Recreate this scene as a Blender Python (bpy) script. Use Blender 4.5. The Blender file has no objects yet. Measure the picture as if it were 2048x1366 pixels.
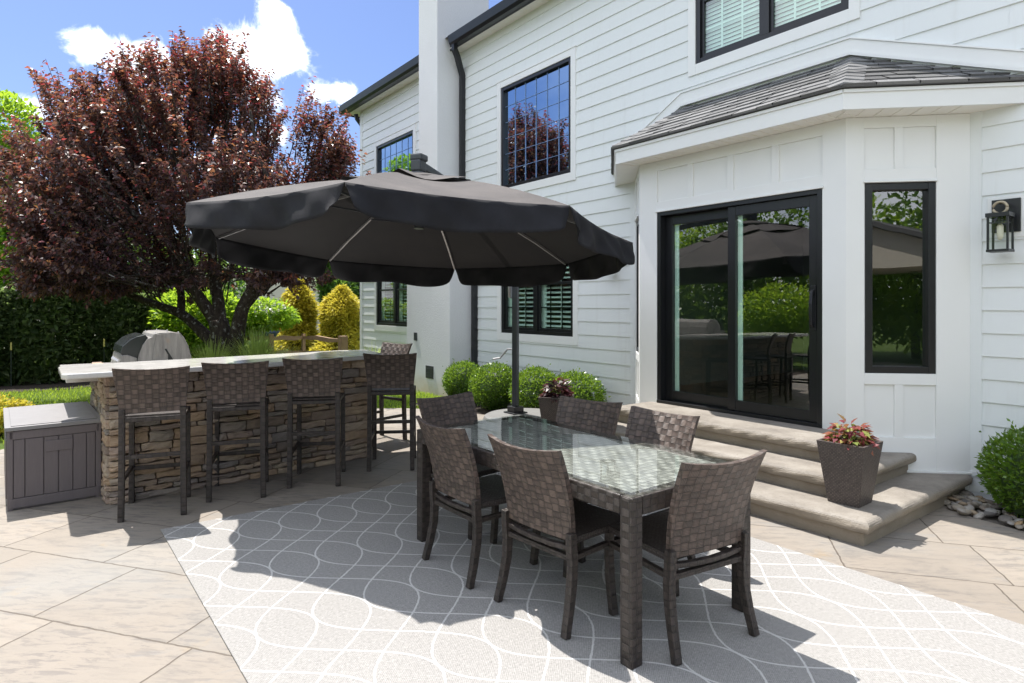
import bpy, math, random
import numpy as np
from mathutils import Vector, Matrix, Euler
R = math.radians
random.seed(7)
rng = np.random.default_rng(11)
S = bpy.context.scene

# ------------------------------------------------------------------ camera
F_PX = 1259.0
FWD = Vector((-.7955, .606, 0)).normalized()
RGT = Vector((.606, .7955, 0)).normalized()
EYE = Vector((0, 0, 1.55))
cam = bpy.data.cameras.new('camera')
cam.sensor_width = 36
cam.lens = F_PX / 2048 * 36
cam.shift_y = -(683 - 610) / 2048
cam.clip_start = .05
cam.clip_end = 3000
co = bpy.data.objects.new('camera', cam)
S.collection.objects.link(co)
co.location = EYE
co.rotation_euler = (-Vector((FWD.x, FWD.y, 0))).to_track_quat('Z', 'Y').to_euler()
S.camera = co

# ------------------------------------------------------------------ light
SUN = Vector((-.410, -.034, .911)).normalized()
world = bpy.data.worlds.new('World')
S.world = world
world.use_nodes = True
S.view_settings.view_transform = 'Standard'
S.view_settings.look = 'None'
S.view_settings.gamma = 1
S.view_settings.use_curve_mapping = False
S.view_settings.exposure = 1.22
SKY_STRENGTH = .088
sl = bpy.data.lights.new('sun', 'SUN')
sl.energy = 3.5
sl.angle = R(.5)
sl.color = (1, .955, .89)
so = bpy.data.objects.new('sun', sl)
S.collection.objects.link(so)
so.location = (-20, -2, 40)
so.rotation_euler = SUN.to_track_quat('Z', 'Y').to_euler()


# ------------------------------------------------------------------ node helper
class NT:
    def __init__(s, tree):
        s.t = tree
        s.t.nodes.clear()

    def n(s, typ, ins=None, **kw):
        nd = s.t.nodes.new('ShaderNode' + typ)
        for k, v in kw.items():
            setattr(nd, k, v)
        for k, v in (ins or {}).items():
            s.set(nd.inputs[k], v)
        return nd

    def set(s, sock, v):
        if isinstance(v, bpy.types.NodeSocket):
            s.t.links.new(v, sock)
        elif isinstance(v, (tuple, list)) and sock.type == 'RGBA' and len(v) == 3:
            sock.default_value = (*v, 1)
        else:
            sock.default_value = v

    def m(s, op, a, b=None, c=None, clamp=False):
        nd = s.n('Math', operation=op, use_clamp=clamp)
        s.set(nd.inputs[0], a)
        if b is not None:
            s.set(nd.inputs[1], b)
        if c is not None:
            s.set(nd.inputs[2], c)
        return nd.outputs[0]

    def vm(s, op, a, b=None):
        nd = s.n('VectorMath', operation=op)
        s.set(nd.inputs[0], a)
        if b is not None:
            s.set(nd.inputs[1], b)
        return nd.outputs['Value'] if op in ('DISTANCE', 'LENGTH', 'DOT_PRODUCT') else nd.outputs[0]

    def mix(s, f, a, b, bt='MIX'):
        nd = s.n('Mix', data_type='RGBA', blend_type=bt)
        s.set(nd.inputs[0], f)
        s.set(nd.inputs[6], a)
        s.set(nd.inputs[7], b)
        return nd.outputs[2]

    def ramp(s, f, stops, interp='LINEAR'):
        nd = s.n('ValToRGB')
        cr = nd.color_ramp
        cr.interpolation = interp
        while len(cr.elements) < len(stops):
            cr.elements.new(.5)
        for e, (p, c) in zip(cr.elements, stops):
            e.position = p
            e.color = (*c, 1) if len(c) == 3 else c
        s.set(nd.inputs[0], f)
        return nd.outputs[0]

    def noise(s, vec, scale, detail=3, rough=.5, out='Fac', dist=0):
        nd = s.n('TexNoise', {'Scale': scale, 'Detail': detail, 'Roughness': rough, 'Distortion': dist})
        if vec is not None:
            s.set(nd.inputs['Vector'], vec)
        return nd.outputs[out]

    def coord(s, which='Object'):
        return s.n('TexCoord').outputs[which]

    def mapping(s, vec, loc=(0, 0, 0), rot=(0, 0, 0), scale=(1, 1, 1)):
        return s.n('Mapping', {'Vector': vec, 'Location': loc, 'Rotation': rot, 'Scale': scale}).outputs[0]

    def bump(s, h, strength=.5, dist=.01, normal=None):
        nd = s.n('Bump', {'Height': h, 'Strength': strength, 'Distance': dist})
        if normal is not None:
            s.set(nd.inputs['Normal'], normal)
        return nd.outputs[0]

    def sep(s, v):
        return s.n('SeparateXYZ', {0: v}).outputs

    def comb(s, x, y, z=0.):
        return s.n('CombineXYZ', {0: x, 1: y, 2: z}).outputs[0]

    def smooth(s, v, lo, hi):
        nd = s.n('MapRange', {'Value': v, 'From Min': lo, 'From Max': hi}, interpolation_type='SMOOTHSTEP')
        return nd.outputs[0]

    def bsdf(s, color=(.5, .5, .5), rough=.5, normal=None, spec=.5, metal=0., **kw):
        nd = s.n('BsdfPrincipled')
        s.set(nd.inputs['Base Color'], color)
        s.set(nd.inputs['Roughness'], rough)
        s.set(nd.inputs['Specular IOR Level'], spec)
        s.set(nd.inputs['Metallic'], metal)
        for k, v in kw.items():
            s.set(nd.inputs[k], v)
        if normal is not None:
            s.set(nd.inputs['Normal'], normal)
        return nd.outputs[0]

    def out(s, sh):
        o = s.n('OutputMaterial')
        s.t.links.new(sh, o.inputs[0])


def newmat(name):
    m = bpy.data.materials.new(name)
    m.use_nodes = True
    return m, NT(m.node_tree)


def simple(name, col, rough=.5, metal=0., spec=.5, var=.12, vs=8., bump=0., bs=60.):
    m, t = newmat(name)
    c = t.coord()
    nz = t.noise(c, vs, 4)
    f = t.m('MULTIPLY_ADD', nz, 2 * var, 1 - var)
    colr = t.mix(1., col, t.comb(f, f, f), 'MULTIPLY')
    nrm = t.bump(t.noise(c, bs, 3), bump, .004) if bump else None
    rr = t.m('MULTIPLY_ADD', t.noise(c, vs * 2.3, 3), .2, rough - .1)
    t.out(t.bsdf(colr, rr, nrm, spec, metal))
    return m


# ------------------------------------------------------------------ sky
wt = NT(world.node_tree)
sky = wt.n('TexSky', sky_type='NISHITA', sun_disc=False, sun_elevation=math.asin(SUN.z),
           sun_rotation=math.atan2(SUN.x, SUN.y), altitude=50, air_density=1.15, dust_density=1.1, ozone_density=1.6)
wd = wt.vm('NORMALIZE', wt.coord('Generated'))
LOBES = [(-0.945, 0.057, 0.322, 0.034), (-0.943, 0.094, 0.320, 0.038), (-0.939, 0.128, 0.321, 0.030), (-0.915, 0.208, 0.346, 0.041),
         (-0.910, 0.239, 0.338, 0.045), (-0.896, 0.275, 0.349, 0.034), (-0.878, 0.260, 0.401, 0.026), (-0.878, 0.276, 0.392, 0.022),
         (-0.889, 0.294, 0.351, 0.030), (-0.892, 0.331, 0.307, 0.026), (-0.879, 0.363, 0.310, 0.020), (-0.922, 0.256, 0.289, 0.030),
         (-0.931, 0.272, 0.244, 0.026), (-0.970, -0.002, 0.242, 0.026)]
acc = None
for (x, y, z, r) in LOBES:
    d = wt.vm('DISTANCE', wd, (x, y, z))
    g = wt.m('EXPONENT', wt.m('MULTIPLY', wt.m('POWER', wt.m('DIVIDE', d, r * .78), 2.), -1.))
    acc = g if acc is None else wt.m('ADD', acc, g)
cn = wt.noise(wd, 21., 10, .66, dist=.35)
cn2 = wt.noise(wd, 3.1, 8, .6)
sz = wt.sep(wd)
far = wt.m('MAXIMUM', wt.smooth(sz[1], -.07, -.30), wt.smooth(sz[2], .52, .70))  # unseen clouds overhead and behind the camera, added as fill light
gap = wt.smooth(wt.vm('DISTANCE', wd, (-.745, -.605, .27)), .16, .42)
fill_clouds = wt.m('MULTIPLY', wt.m('MULTIPLY', wt.smooth(cn2, .38, .54), far), wt.m('MULTIPLY_ADD', gap, .85, .15))
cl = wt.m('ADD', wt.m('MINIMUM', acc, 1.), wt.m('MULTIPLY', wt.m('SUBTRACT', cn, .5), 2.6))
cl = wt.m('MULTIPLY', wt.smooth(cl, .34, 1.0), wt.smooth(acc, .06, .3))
cl = wt.m('MAXIMUM', cl, fill_clouds)
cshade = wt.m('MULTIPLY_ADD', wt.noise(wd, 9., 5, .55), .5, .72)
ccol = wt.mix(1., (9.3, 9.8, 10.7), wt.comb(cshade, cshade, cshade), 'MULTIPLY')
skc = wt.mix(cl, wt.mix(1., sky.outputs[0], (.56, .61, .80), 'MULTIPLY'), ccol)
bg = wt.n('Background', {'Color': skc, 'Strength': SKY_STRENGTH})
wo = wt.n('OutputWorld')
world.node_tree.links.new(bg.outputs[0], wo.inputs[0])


# ------------------------------------------------------------------ mesh helper
class MB:
    def __init__(s, xf=None):
        s.v, s.f, s.mi, s.val = [], [], [], []
        s.xf = xf
        s.cv = 0.

    def add(s, pts, faces, m=0):
        b = len(s.v)
        for p in pts:
            p = Vector(p)
            if s.xf is not None:
                p = s.xf @ p
            s.v.append(p[:])
        for fc in faces:
            s.f.append([b + i for i in fc])
            s.mi.append(m)
            s.val.append(s.cv)

    def poly(s, pts, m=0):
        s.add(pts, [list(range(len(pts)))], m)

    def box(s, x0, y0, z0, x1, y1, z1, m=0):
        x0, x1 = min(x0, x1), max(x0, x1)
        y0, y1 = min(y0, y1), max(y0, y1)
        z0, z1 = min(z0, z1), max(z0, z1)
        s.add([(x0, y0, z0), (x1, y0, z0), (x1, y1, z0), (x0, y1, z0), (x0, y0, z1), (x1, y0, z1), (x1, y1, z1), (x0, y1, z1)],
              [(0, 3, 2, 1), (4, 5, 6, 7), (0, 1, 5, 4), (1, 2, 6, 5), (2, 3, 7, 6), (3, 0, 4, 7)], m)

    def sweep(s, path, w, d, side=(1, 0, 0), m=0):
        """rectangular section swept along path; w along `side`, d across"""
        side = Vector(side).normalized()
        P = [Vector(p) for p in path]
        n = len(P)
        pts = []
        ws = w if isinstance(w, (list, tuple)) else [w] * n
        ds = d if isinstance(d, (list, tuple)) else [d] * n
        for i in range(n):
            tg = (P[min(i + 1, n - 1)] - P[max(i - 1, 0)]).normalized()
            sd = (side - tg * side.dot(tg)).normalized()
            up = tg.cross(sd)
            for a, b in ((-1, -1), (1, -1), (1, 1), (-1, 1)):
                pts.append(P[i] + sd * (a * ws[i] / 2) + up * (b * ds[i] / 2))
        fs = [(3, 2, 1, 0), tuple(4 * (n - 1) + k for k in range(4))]
        for i in range(n - 1):
            for k in range(4):
                a, b = 4 * i + k, 4 * i + (k + 1) % 4
                fs.append((a, b, b + 4, a + 4))
        s.add(pts, fs, m)

    def tube(s, path, r, n=8, m=0):
        P = [Vector(p) for p in path]
        k = len(P)
        rs = r if isinstance(r, (list, tuple)) else [r] * k
        ref = Vector((0, 0, 1))
        if abs((P[-1] - P[0]).normalized().z) > .9:
            ref = Vector((1, 0, 0))
        pts = []
        for i in range(k):
            tg = (P[min(i + 1, k - 1)] - P[max(i - 1, 0)]).normalized()
            a = (ref - tg * ref.dot(tg)).normalized()
            b = tg.cross(a)
            for j in range(n):
                an = 2 * math.pi * j / n
                pts.append(P[i] + (a * math.cos(an) + b * math.sin(an)) * rs[i])
        fs = [tuple(range(n - 1, -1, -1)), tuple((k - 1) * n + j for j in range(n))]
        for i in range(k - 1):
            for j in range(n):
                j2 = (j + 1) % n
                fs.append((i * n + j, i * n + j2, (i + 1) * n + j2, (i + 1) * n + j))
        s.add(pts, fs, m)

    def prism(s, pts, vec, m=0):
        n = len(pts)
        vec = Vector(vec)
        P = [Vector(p) for p in pts]
        s.add(P + [p + vec for p in P],
              [tuple(range(n - 1, -1, -1)), tuple(range(n, 2 * n))] + [(i, (i + 1) % n, n + (i + 1) % n, n + i) for i in range(n)], m)

    def lathe(s, prof, c=(0, 0, 0), n=24, m=0):
        c = Vector(c)
        k = len(prof)
        pts = [c + Vector((r * math.cos(2 * math.pi * j / n), r * math.sin(2 * math.pi * j / n), z)) for r, z in prof for j in range(n)]
        fs = []
        for i in range(k - 1):
            for j in range(n):
                j2 = (j + 1) % n
                fs.append((i * n + j, i * n + j2, (i + 1) * n + j2, (i + 1) * n + j))
        fs += [tuple(range(n - 1, -1, -1)), tuple((k - 1) * n + j for j in range(n))]
        s.add(pts, fs, m)

    def grid(s, fn, nu, nv, m=0):
        pts = [fn(i / nu, j / nv) for i in range(nu + 1) for j in range(nv + 1)]
        s.add(pts, [(i * (nv + 1) + j, (i + 1) * (nv + 1) + j, (i + 1) * (nv + 1) + j + 1, i * (nv + 1) + j + 1) for i in range(nu) for j in range(nv)], m)

    def build(s, name, mats, parent=None, smooth=False, bevel=0., solid=0., org=None):
        me = bpy.data.meshes.new(name)
        if org is not None:
            org = Vector(org)
            s.v = [(Vector(p) - org)[:] for p in s.v]
        me.from_pydata(s.v, [], s.f)
        mats = mats if isinstance(mats, (list, tuple)) else [mats]
        for m in mats:
            me.materials.append(m)
        me.polygons.foreach_set('material_index', s.mi)
        if smooth:
            me.polygons.foreach_set('use_smooth', [True] * len(s.f))
        uv = me.uv_layers.new(name='UVMap')
        dat = np.zeros(len(me.loops) * 2)
        for p in me.polygons:
            nx, ny, nz = abs(p.normal.x), abs(p.normal.y), abs(p.normal.z)
            for li in p.loop_indices:
                c = me.vertices[me.loops[li].vertex_index].co
                if ny >= nx and ny >= nz:
                    dat[2 * li], dat[2 * li + 1] = c.x, c.z
                elif nx >= nz:
                    dat[2 * li], dat[2 * li + 1] = c.y, c.z
                else:
                    dat[2 * li], dat[2 * li + 1] = c.x, c.y
        uv.data.foreach_set('uv', dat)
        at = me.attributes.new('lc', 'FLOAT', 'FACE')
        at.data.foreach_set('value', s.val)
        me.validate()
        o = bpy.data.objects.new(name, me)
        S.collection.objects.link(o)
        if org is not None:
            o.location = org
        if parent is not None:
            o.parent = parent
        if solid:
            md = o.modifiers.new('solid', 'SOLIDIFY')
            md.thickness = solid
            md.offset = 0
        if bevel:
            md = o.modifiers.new('bevel', 'BEVEL')
            md.width = bevel
            md.segments = 2
            md.limit_method = 'ANGLE'
            md.angle_limit = R(40)
        return o


def tag(o, label=None, cat=None, group=None, kind=None):
    if label: o['label'] = label
    if cat: o['category'] = cat
    if group: o['group'] = group
    if kind: o['kind'] = kind
    return o


def empty(name, loc=(0, 0, 0), rz=0.):
    o = bpy.data.objects.new(name, None)
    S.collection.objects.link(o)
    o.location = loc
    o.rotation_euler = (0, 0, rz)
    o.empty_display_size = .2
    return o


def copy_tree(o, parent=None):
    c = o.copy()
    S.collection.objects.link(c)
    c.parent = parent
    for ch in list(o.children):
        copy_tree(ch, c)
    return c


def nrmz(a):
    return a / np.maximum(np.linalg.norm(a, axis=1, keepdims=True), 1e-9)


def rdir(n):
    return nrmz(rng.normal(size=(n, 3)))


def leaf_mesh(name, P, A, N, L, W, mat, parent=None, val=None, fold=.25, org=(0, 0, 0), bend=0.):
    n = len(P)
    A = nrmz(A)
    Sd = nrmz(np.cross(A, N))
    N = np.cross(Sd, A)
    L = np.broadcast_to(np.asarray(L, float).reshape(-1, 1), (n, 1))
    W = np.broadcast_to(np.asarray(W, float).reshape(-1, 1), (n, 1))
    mid = P + A * L * .45
    V = np.empty((n, 4, 3))
    V[:, 0] = P
    V[:, 1] = mid + Sd * W / 2 + N * W * fold
    V[:, 2] = P + A * L - N * L * bend
    V[:, 3] = mid - Sd * W / 2 + N * W * fold
    V -= np.asarray(org, float)
    me = bpy.data.meshes.new(name)
    me.vertices.add(4 * n)
    me.vertices.foreach_set('co', V.ravel())
    me.loops.add(4 * n)
    me.loops.foreach_set('vertex_index', np.arange(4 * n, dtype=np.int32))
    me.polygons.add(n)
    me.polygons.foreach_set('loop_start', np.arange(0, 4 * n, 4, dtype=np.int32))
    me.update(calc_edges=True)
    at = me.attributes.new('lc', 'FLOAT', 'FACE')
    at.data.foreach_set('value', rng.random(n) if val is None else np.asarray(val, float))
    me.materials.append(mat)
    o = bpy.data.objects.new(name, me)
    S.collection.objects.link(o)
    o.location = org
    o.parent = parent
    return o


def px(x, y, D):
    p = EYE + FWD * D + RGT * ((x - 1024) * D / F_PX)
    p.z = EYE.z + (610 - y) * D / F_PX
    return p


# ------------------------------------------------------------------ materials
def wicker_mat(name, dark, light, a=.052, b=.040, n1=5., n2=6., warm=.5):
    m, t = newmat(name)
    uv = t.sep(t.coord('UV'))
    u = t.m('DIVIDE', uv[0], a)
    v = t.m('DIVIDE', uv[1], b)
    cu, cv = t.m('FLOOR', u), t.m('FLOOR', v)
    chk = t.m('FLOORED_MODULO', t.m('ADD', cu, cv), 2.)
    fu, fv = t.m('FRACT', u), t.m('FRACT', v)
    inv = t.m('SUBTRACT', 1., chk)
    st = t.m('ADD', t.m('MULTIPLY', chk, t.m('MULTIPLY', fv, n1)), t.m('MULTIPLY', inv, t.m('MULTIPLY', fu, n2)))
    ac = t.m('ADD', t.m('MULTIPLY', chk, fu), t.m('MULTIPLY', inv, fv))
    stripe = t.m('POWER', t.m('ABSOLUTE', t.m('SINE', t.m('MULTIPLY', st, math.pi))), .5)
    bul = t.m('POWER', t.m('SINE', t.m('MULTIPLY', ac, math.pi)), .45)
    h = t.m('ADD', t.m('MULTIPLY', stripe, .45), t.m('MULTIPLY', bul, .75))
    wn = t.n('TexWhiteNoise', {'Vector': t.comb(cu, cv, t.m('FLOOR', st))}, noise_dimensions='3D').outputs[0]
    wn2 = t.n('TexWhiteNoise', {'Vector': t.comb(cu, cv, 3.)}, noise_dimensions='3D').outputs[0]
    f = t.m('MULTIPLY', t.m('MULTIPLY_ADD', stripe, .6, .4), t.m('MULTIPLY_ADD', bul, .90, .10))
    f = t.m('MULTIPLY', f, t.m('MULTIPLY_ADD', chk, .42, .80))
    f = t.m('MULTIPLY', f, t.m('ADD', t.m('MULTIPLY', wn, .35), t.m('MULTIPLY_ADD', wn2, .4, .42)))
    f = t.m('MULTIPLY', f, t.m('MULTIPLY_ADD', t.noise(t.coord(), 5., 3), .7, .65))
    col = t.mix(f, dark, light)
    nr = t.bump(h, .9, .004)
    t.out(t.bsdf(col, t.m('MULTIPLY_ADD', wn, .15, .38), nr, .5))
    return m


M = {}
M['wicker'] = wicker_mat('wicker_brown', (.007, .0055, .005), (.150, .108, .090), .044, .035)
M['wicker_leg'] = wicker_mat('wicker_wrapped', (.008, .0065, .006), (.064, .048, .041), .046, .032, 6., 5.)
M['wicker_fine'] = wicker_mat('wicker_fine', (.012, .010, .010), (.075, .060, .055), .012, .012, 1., 1.)
M['planter'] = wicker_mat('planter_weave', (.016, .013, .012), (.135, .108, .097), .012, .012, 1., 2.)
M['table_weave'] = wicker_mat('table_weave', (.05, .046, .044), (.40, .37, .345), .044, .035)
M['trim'] = simple('white_trim', (.80, .81, .80), .42, var=.03, vs=3.)
M['soffit'] = simple('white_vinyl_soffit', (.80, .78, .72), .45, var=.03)
M['black_metal'] = simple('black_metal', (.012, .013, .016), .36, var=.2)
M['black_frame'] = simple('black_window_frame', (.010, .011, .013), .33, var=.2)
M['picture_grille'] = simple('sky_tinted_grille', (.22, .33, .55), .3)  # mirrored sky put into the grille colour
M['dark_grey_metal'] = simple('dark_grey_metal', (.045, .05, .058), .38, var=.1)
M['alu'] = simple('grey_aluminium', (.42, .42, .43), .38, .7)
M['brass'] = simple('aged_brass', (.42, .36, .26), .45, .5)
M['bulb'] = simple('frosted_bulb', (.75, .70, .58), .3)
M['shutter'] = simple('white_shutter', (.86, .89, .86), .4, var=.02)
M['inwall'] = simple('interior_wall', (.20, .20, .19), .8, var=.05)
M['infloor'] = simple('interior_floor', (.10, .06, .035), .35, var=.2)
M['mulch'] = simple('dark_mulch', (.030, .020, .014), .95, var=.6, vs=40., bump=1., bs=70.)
M['soil'] = simple('potting_soil', (.02, .014, .01), .95, var=.4, vs=60.)
M['bark'] = None
M['plastic_lid'] = simple('storage_box_lid', (.23, .222, .224), .5, var=.10, vs=6., bump=.2, bs=90.)
M['wood_post'] = simple('weathered_wood', (.34, .22, .13), .8, var=.4, vs=9.)
M['grill_black'] = simple('grill_black', (.02, .024, .024), .22, var=.2)
M['yellow_paint'] = simple('yellow_paint', (.60, .52, .16), .6)
M['green_paint'] = simple('dark_green_paint', (.012, .022, .014), .6)
M['neighbor_wall'] = simple('tan_stucco', (.62, .56, .50), .9, var=.05)
M['neighbor_roof'] = simple('tan_shingle_roof', (.22, .19, .16), .9, var=.2)
M['car_paint'] = simple('dark_blue_paint', (.02, .035, .08), .2, .3)
M['car_glass'] = simple('car_glass', (.02, .025, .03), .05)
M['tyre'] = simple('tyre_rubber', (.015, .015, .015), .85)
M['taillight'] = simple('red_taillight', (.5, .02, .02), .25)
M['concrete_found'] = simple('painted_foundation', (.70, .72, .74), .7, var=.06, bump=.3)


def siding_mat():
    m, t = newmat('white_lap_siding')
    c = t.mapping(t.coord(), scale=(2.5, 10., 55.))
    g = t.noise(c, 2., 5, .6)
    f = t.m('MULTIPLY_ADD', t.noise(t.coord(), 1.2, 4), .06, .96)
    col = t.mix(1., (.76, .79, .79), t.comb(f, f, f), 'MULTIPLY')
    pz = t.n('NewGeometry').outputs['Position']
    zz_ = t.sep(pz)[2]
    run = t.noise(t.mapping(pz, scale=(9., 9., .5)), 1.3, 5, .65)
    dirt = t.m('MULTIPLY', t.smooth(run, .52, .78), .16)
    low = t.m('MULTIPLY', t.smooth(t.m('ADD', zz_, t.m('MULTIPLY', t.noise(pz, 4., 4), .5)), .75, .15), .35)
    col = t.mix(t.m('MAXIMUM', dirt, low), col, (.50, .49, .45))
    t.out(t.bsdf(col, .48, t.bump(g, .22, .003), .4))
    return m


M['siding'] = siding_mat()


def stucco_mat():
    m, t = newmat('white_stucco')
    c = t.coord()
    h = t.m('ADD', t.noise(c, 45., 5, .6), t.m('MULTIPLY', t.noise(c, 160., 2), .4))
    z = t.sep(t.n('NewGeometry').outputs['Position'])[2]
    st = t.m('MULTIPLY', t.smooth(t.m('ADD', z, t.m('MULTIPLY', t.noise(c, 3., 4), .5)), .62, .18), .75)
    f = t.m('MULTIPLY_ADD', t.noise(c, 1.5, 5), .14, .92)
    col = t.mix(1., (.70, .71, .72), t.comb(f, f, f), 'MULTIPLY')
    col = t.mix(st, col, (.55, .43, .30))
    t.out(t.bsdf(col, .9, t.bump(h, .55, .010), .2))
    return m


M['stucco'] = stucco_mat()


def glass_mat(name, tint, gl=(1, 1, 1), ior=1.9, extra=.0):
    m, t = newmat(name)
    fr = t.n('Fresnel', {'IOR': ior}).outputs[0]
    fac = t.m('MULTIPLY', t.m('ADD', fr, extra, clamp=True), t.m('SUBTRACT', 1., t.n('NewGeometry').outputs['Backfacing']))
    w = t.noise(t.coord(), 1.4, 2)
    nr = t.bump(w, .06, .02)
    tr = t.n('BsdfTransparent', {'Color': tint}).outputs[0]
    g = t.n('BsdfGlossy', {'Color': gl, 'Roughness': .002, 'Normal': nr}).outputs[0]
    mx = t.n('MixShader', {0: fac, 1: tr, 2: g}).outputs[0]
    t.out(mx)
    return m


M['glass'] = glass_mat('window_glass', (.74, .90, .83), ior=1.9, extra=.07)
M['picture_glass'] = glass_mat('coated_window_glass', (.30, .42, .40), (.58, .78, 1.0), ior=2.6, extra=.34)
M['lamp_glass'] = glass_mat('lantern_glass', (.93, .96, .94), ior=1.4)
M['table_glass'] = glass_mat('table_glass', (.95, .98, .965), ior=1.62)


def shingle_mat():
    m, t = newmat('grey_asphalt_shingle')
    c = t.coord()
    v = t.n('Attribute', attribute_name='lc').outputs['Fac']
    g = t.noise(c, 260., 2)
    f = t.m('MULTIPLY', t.m('MULTIPLY_ADD', v, .7, .62), t.m('MULTIPLY_ADD', g, 1.1, .45))
    col = t.mix(1., (.165, .165, .167), t.comb(f, f, f), 'MULTIPLY')
    t.out(t.bsdf(col, .92, t.bump(g, .6, .004), .2))
    return m


M['shingle'] = shingle_mat()


def patio_mat():
    m, t = newmat('stamped_slate_patio')
    c = t.n('NewGeometry').outputs['Position']
    r = t.mapping(c, rot=(0, 0, R(-35.8)))
    wob = t.m('MULTIPLY', t.m('SUBTRACT', t.noise(c, 9., 3), .5), .022)
    rs = t.sep(r)
    bx = t.m('ADD', t.m('ADD', rs[0], 3.19 + 8.4), wob)
    by = t.m('ADD', t.m('ADD', rs[1], -2.30 + 12.2), wob)
    row = t.m('FLOOR', t.m('DIVIDE', by, .61))
    roff = t.m('MULTIPLY', t.n('TexWhiteNoise', {'W': row}, noise_dimensions='1D').outputs[0], .84)
    # rows above the reference row keep phase zero at row 20
    off = t.m('MULTIPLY', roff, t.m('GREATER_THAN', t.m('ABSOLUTE', t.m('SUBTRACT', row, 20.)), .5))
    ux = t.m('ADD', bx, off)
    colm = t.m('FLOOR', t.m('DIVIDE', ux, .84))
    fy = t.m('ABSOLUTE', t.m('SUBTRACT', t.m('FRACT', t.m('DIVIDE', by, .61)), .5))
    fx = t.m('ABSOLUTE', t.m('SUBTRACT', t.m('FRACT', t.m('DIVIDE', ux, .84)), .5))
    dy = t.m('MULTIPLY', t.m('SUBTRACT', .5, fy), .61)
    dx = t.m('MULTIPLY', t.m('SUBTRACT', .5, fx), .84)
    d = t.m('MINIMUM', dx, dy)
    joint = t.smooth(d, .0062, .0018)
    cell = t.n('TexWhiteNoise', {'Vector': t.comb(row, colm)}, noise_dimensions='3D')
    # slate streaks: long noise with per-slab offset
    sv = t.vm('ADD', t.mapping(t.mapping(c, rot=(0, 0, R(-48))), scale=(1.0, 3.6, 1)), t.vm('MULTIPLY', cell.outputs['Color'], (9., 9., 0.)))
    s1 = t.noise(sv, 1.6, 7, .66, dist=.6)
    s2 = t.noise(sv, 7., 6, .7, dist=.4)
    base = t.ramp(s1, [(.28, (.25, .24, .23)), (.42, (.39, .362, .322)), (.56, (.42, .386, .34)), (.72, (.33, .335, .335)), (.86, (.44, .385, .31))])
    tone = t.m('MULTIPLY_ADD', cell.outputs[0], .22, .86)
    base = t.mix(1., base, t.comb(tone, tone, tone), 'MULTIPLY')
    crack = t.smooth(s2, .48, .60)
    pat = t.smooth(t.noise(c, 1.1, 4), .34, .56)
    base = t.mix(t.m('MULTIPLY', t.m('MULTIPLY', crack, pat), .55), base, (.20, .19, .19))
    base = t.mix(t.m('MULTIPLY', t.smooth(t.noise(c, .55, 4), .50, .72), .6), base, (.40, .42, .42))
    base = t.mix(t.m('MULTIPLY', t.smooth(t.noise(c, 2.2, 5, .65), .60, .78), .5), base, (.50, .38, .22))
    base = t.mix(t.m('MULTIPLY', joint, .8), base, (.15, .125, .10))
    h = t.m('SUBTRACT', t.m('MULTIPLY', s2, .9), t.m('MULTIPLY', joint, 2.2))
    rough = t.m('MULTIPLY_ADD', s1, .3, .50)
    base = t.mix(1., base, (.64, .605, .575), 'MULTIPLY')
    t.out(t.bsdf(base, rough, t.bump(h, .55, .008), .35))
    return m


M['patio'] = patio_mat()


def rug_mat():
    m, t = newmat('grey_trellis_rug')
    c = t.n('NewGeometry').outputs['Position']
    wb = t.m('MULTIPLY', t.m('SUBTRACT', t.noise(c, 60., 1), .5), .006)
    p = t.sep(c)
    x = t.m('ADD', t.m('ADD', p[0], 3.77), wb)
    y = t.m('ADD', t.m('SUBTRACT', p[1], 1.105), wb)
    k = math.pi / .72
    f = t.m('MULTIPLY', t.m('COSINE', t.m('MULTIPLY', x, k)), .2735)
    df = t.m('MULTIPLY', t.m('SINE', t.m('MULTIPLY', x, k)), (.2735 * k))
    nrm = t.m('SQRT', t.m('ADD', t.m('MULTIPLY', df, df), 1.))

    def dist(sgn):
        q = t.m('SUBTRACT', y, t.m('MULTIPLY', f, sgn))
        q = t.m('DIVIDE', q, .275)
        fr = t.m('FRACT', t.m('ADD', q, .5))
        return t.m('MULTIPLY', t.m('ABSOLUTE', t.m('SUBTRACT', fr, .5)), .275)
    d = t.m('DIVIDE', t.m('MINIMUM', dist(1.), dist(-1.)), nrm)
    line = t.smooth(d, .0064, .0036)
    w1 = t.m('ABSOLUTE', t.m('SINE', t.m('MULTIPLY', t.m('ADD', p[0], p[1]), 2 * math.pi / .022)))
    w2 = t.m('ABSOLUTE', t.m('SINE', t.m('MULTIPLY', t.m('SUBTRACT', p[1], p[0]), 2 * math.pi / .016)))
    wv = t.m('MULTIPLY', w1, w2)
    yn = t.noise(t.mapping(t.mapping(c, rot=(0, 0, R(45))), scale=(30., 150., 1)), 1.5, 3)
    yn2 = t.noise(t.mapping(t.mapping(c, rot=(0, 0, R(-45))), scale=(30., 150., 1)), 1.5, 3)
    fac = t.m('ADD', t.m('MULTIPLY', t.m('ADD', yn, yn2), .42), t.m('MULTIPLY', wv, .18))
    col = t.ramp(fac, [(.25, (.16, .155, .150)), (.45, (.28, .271, .260)), (.68, (.42, .406, .390))])
    col = t.mix(t.m('MULTIPLY', line, .82), col, (.62, .605, .585))
    soil = t.m('MULTIPLY_ADD', t.noise(c, 1.3, 4), .16, .92)
    col = t.mix(1., col, t.comb(soil, soil, soil), 'MULTIPLY')
    h = t.m('ADD', t.m('MULTIPLY', wv, .5), t.m('ADD', yn, t.m('MULTIPLY', line, .5)))
    t.out(t.bsdf(col, .95, t.bump(h, .6, .004), .1))
    return m


M['rug'] = rug_mat()


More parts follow.
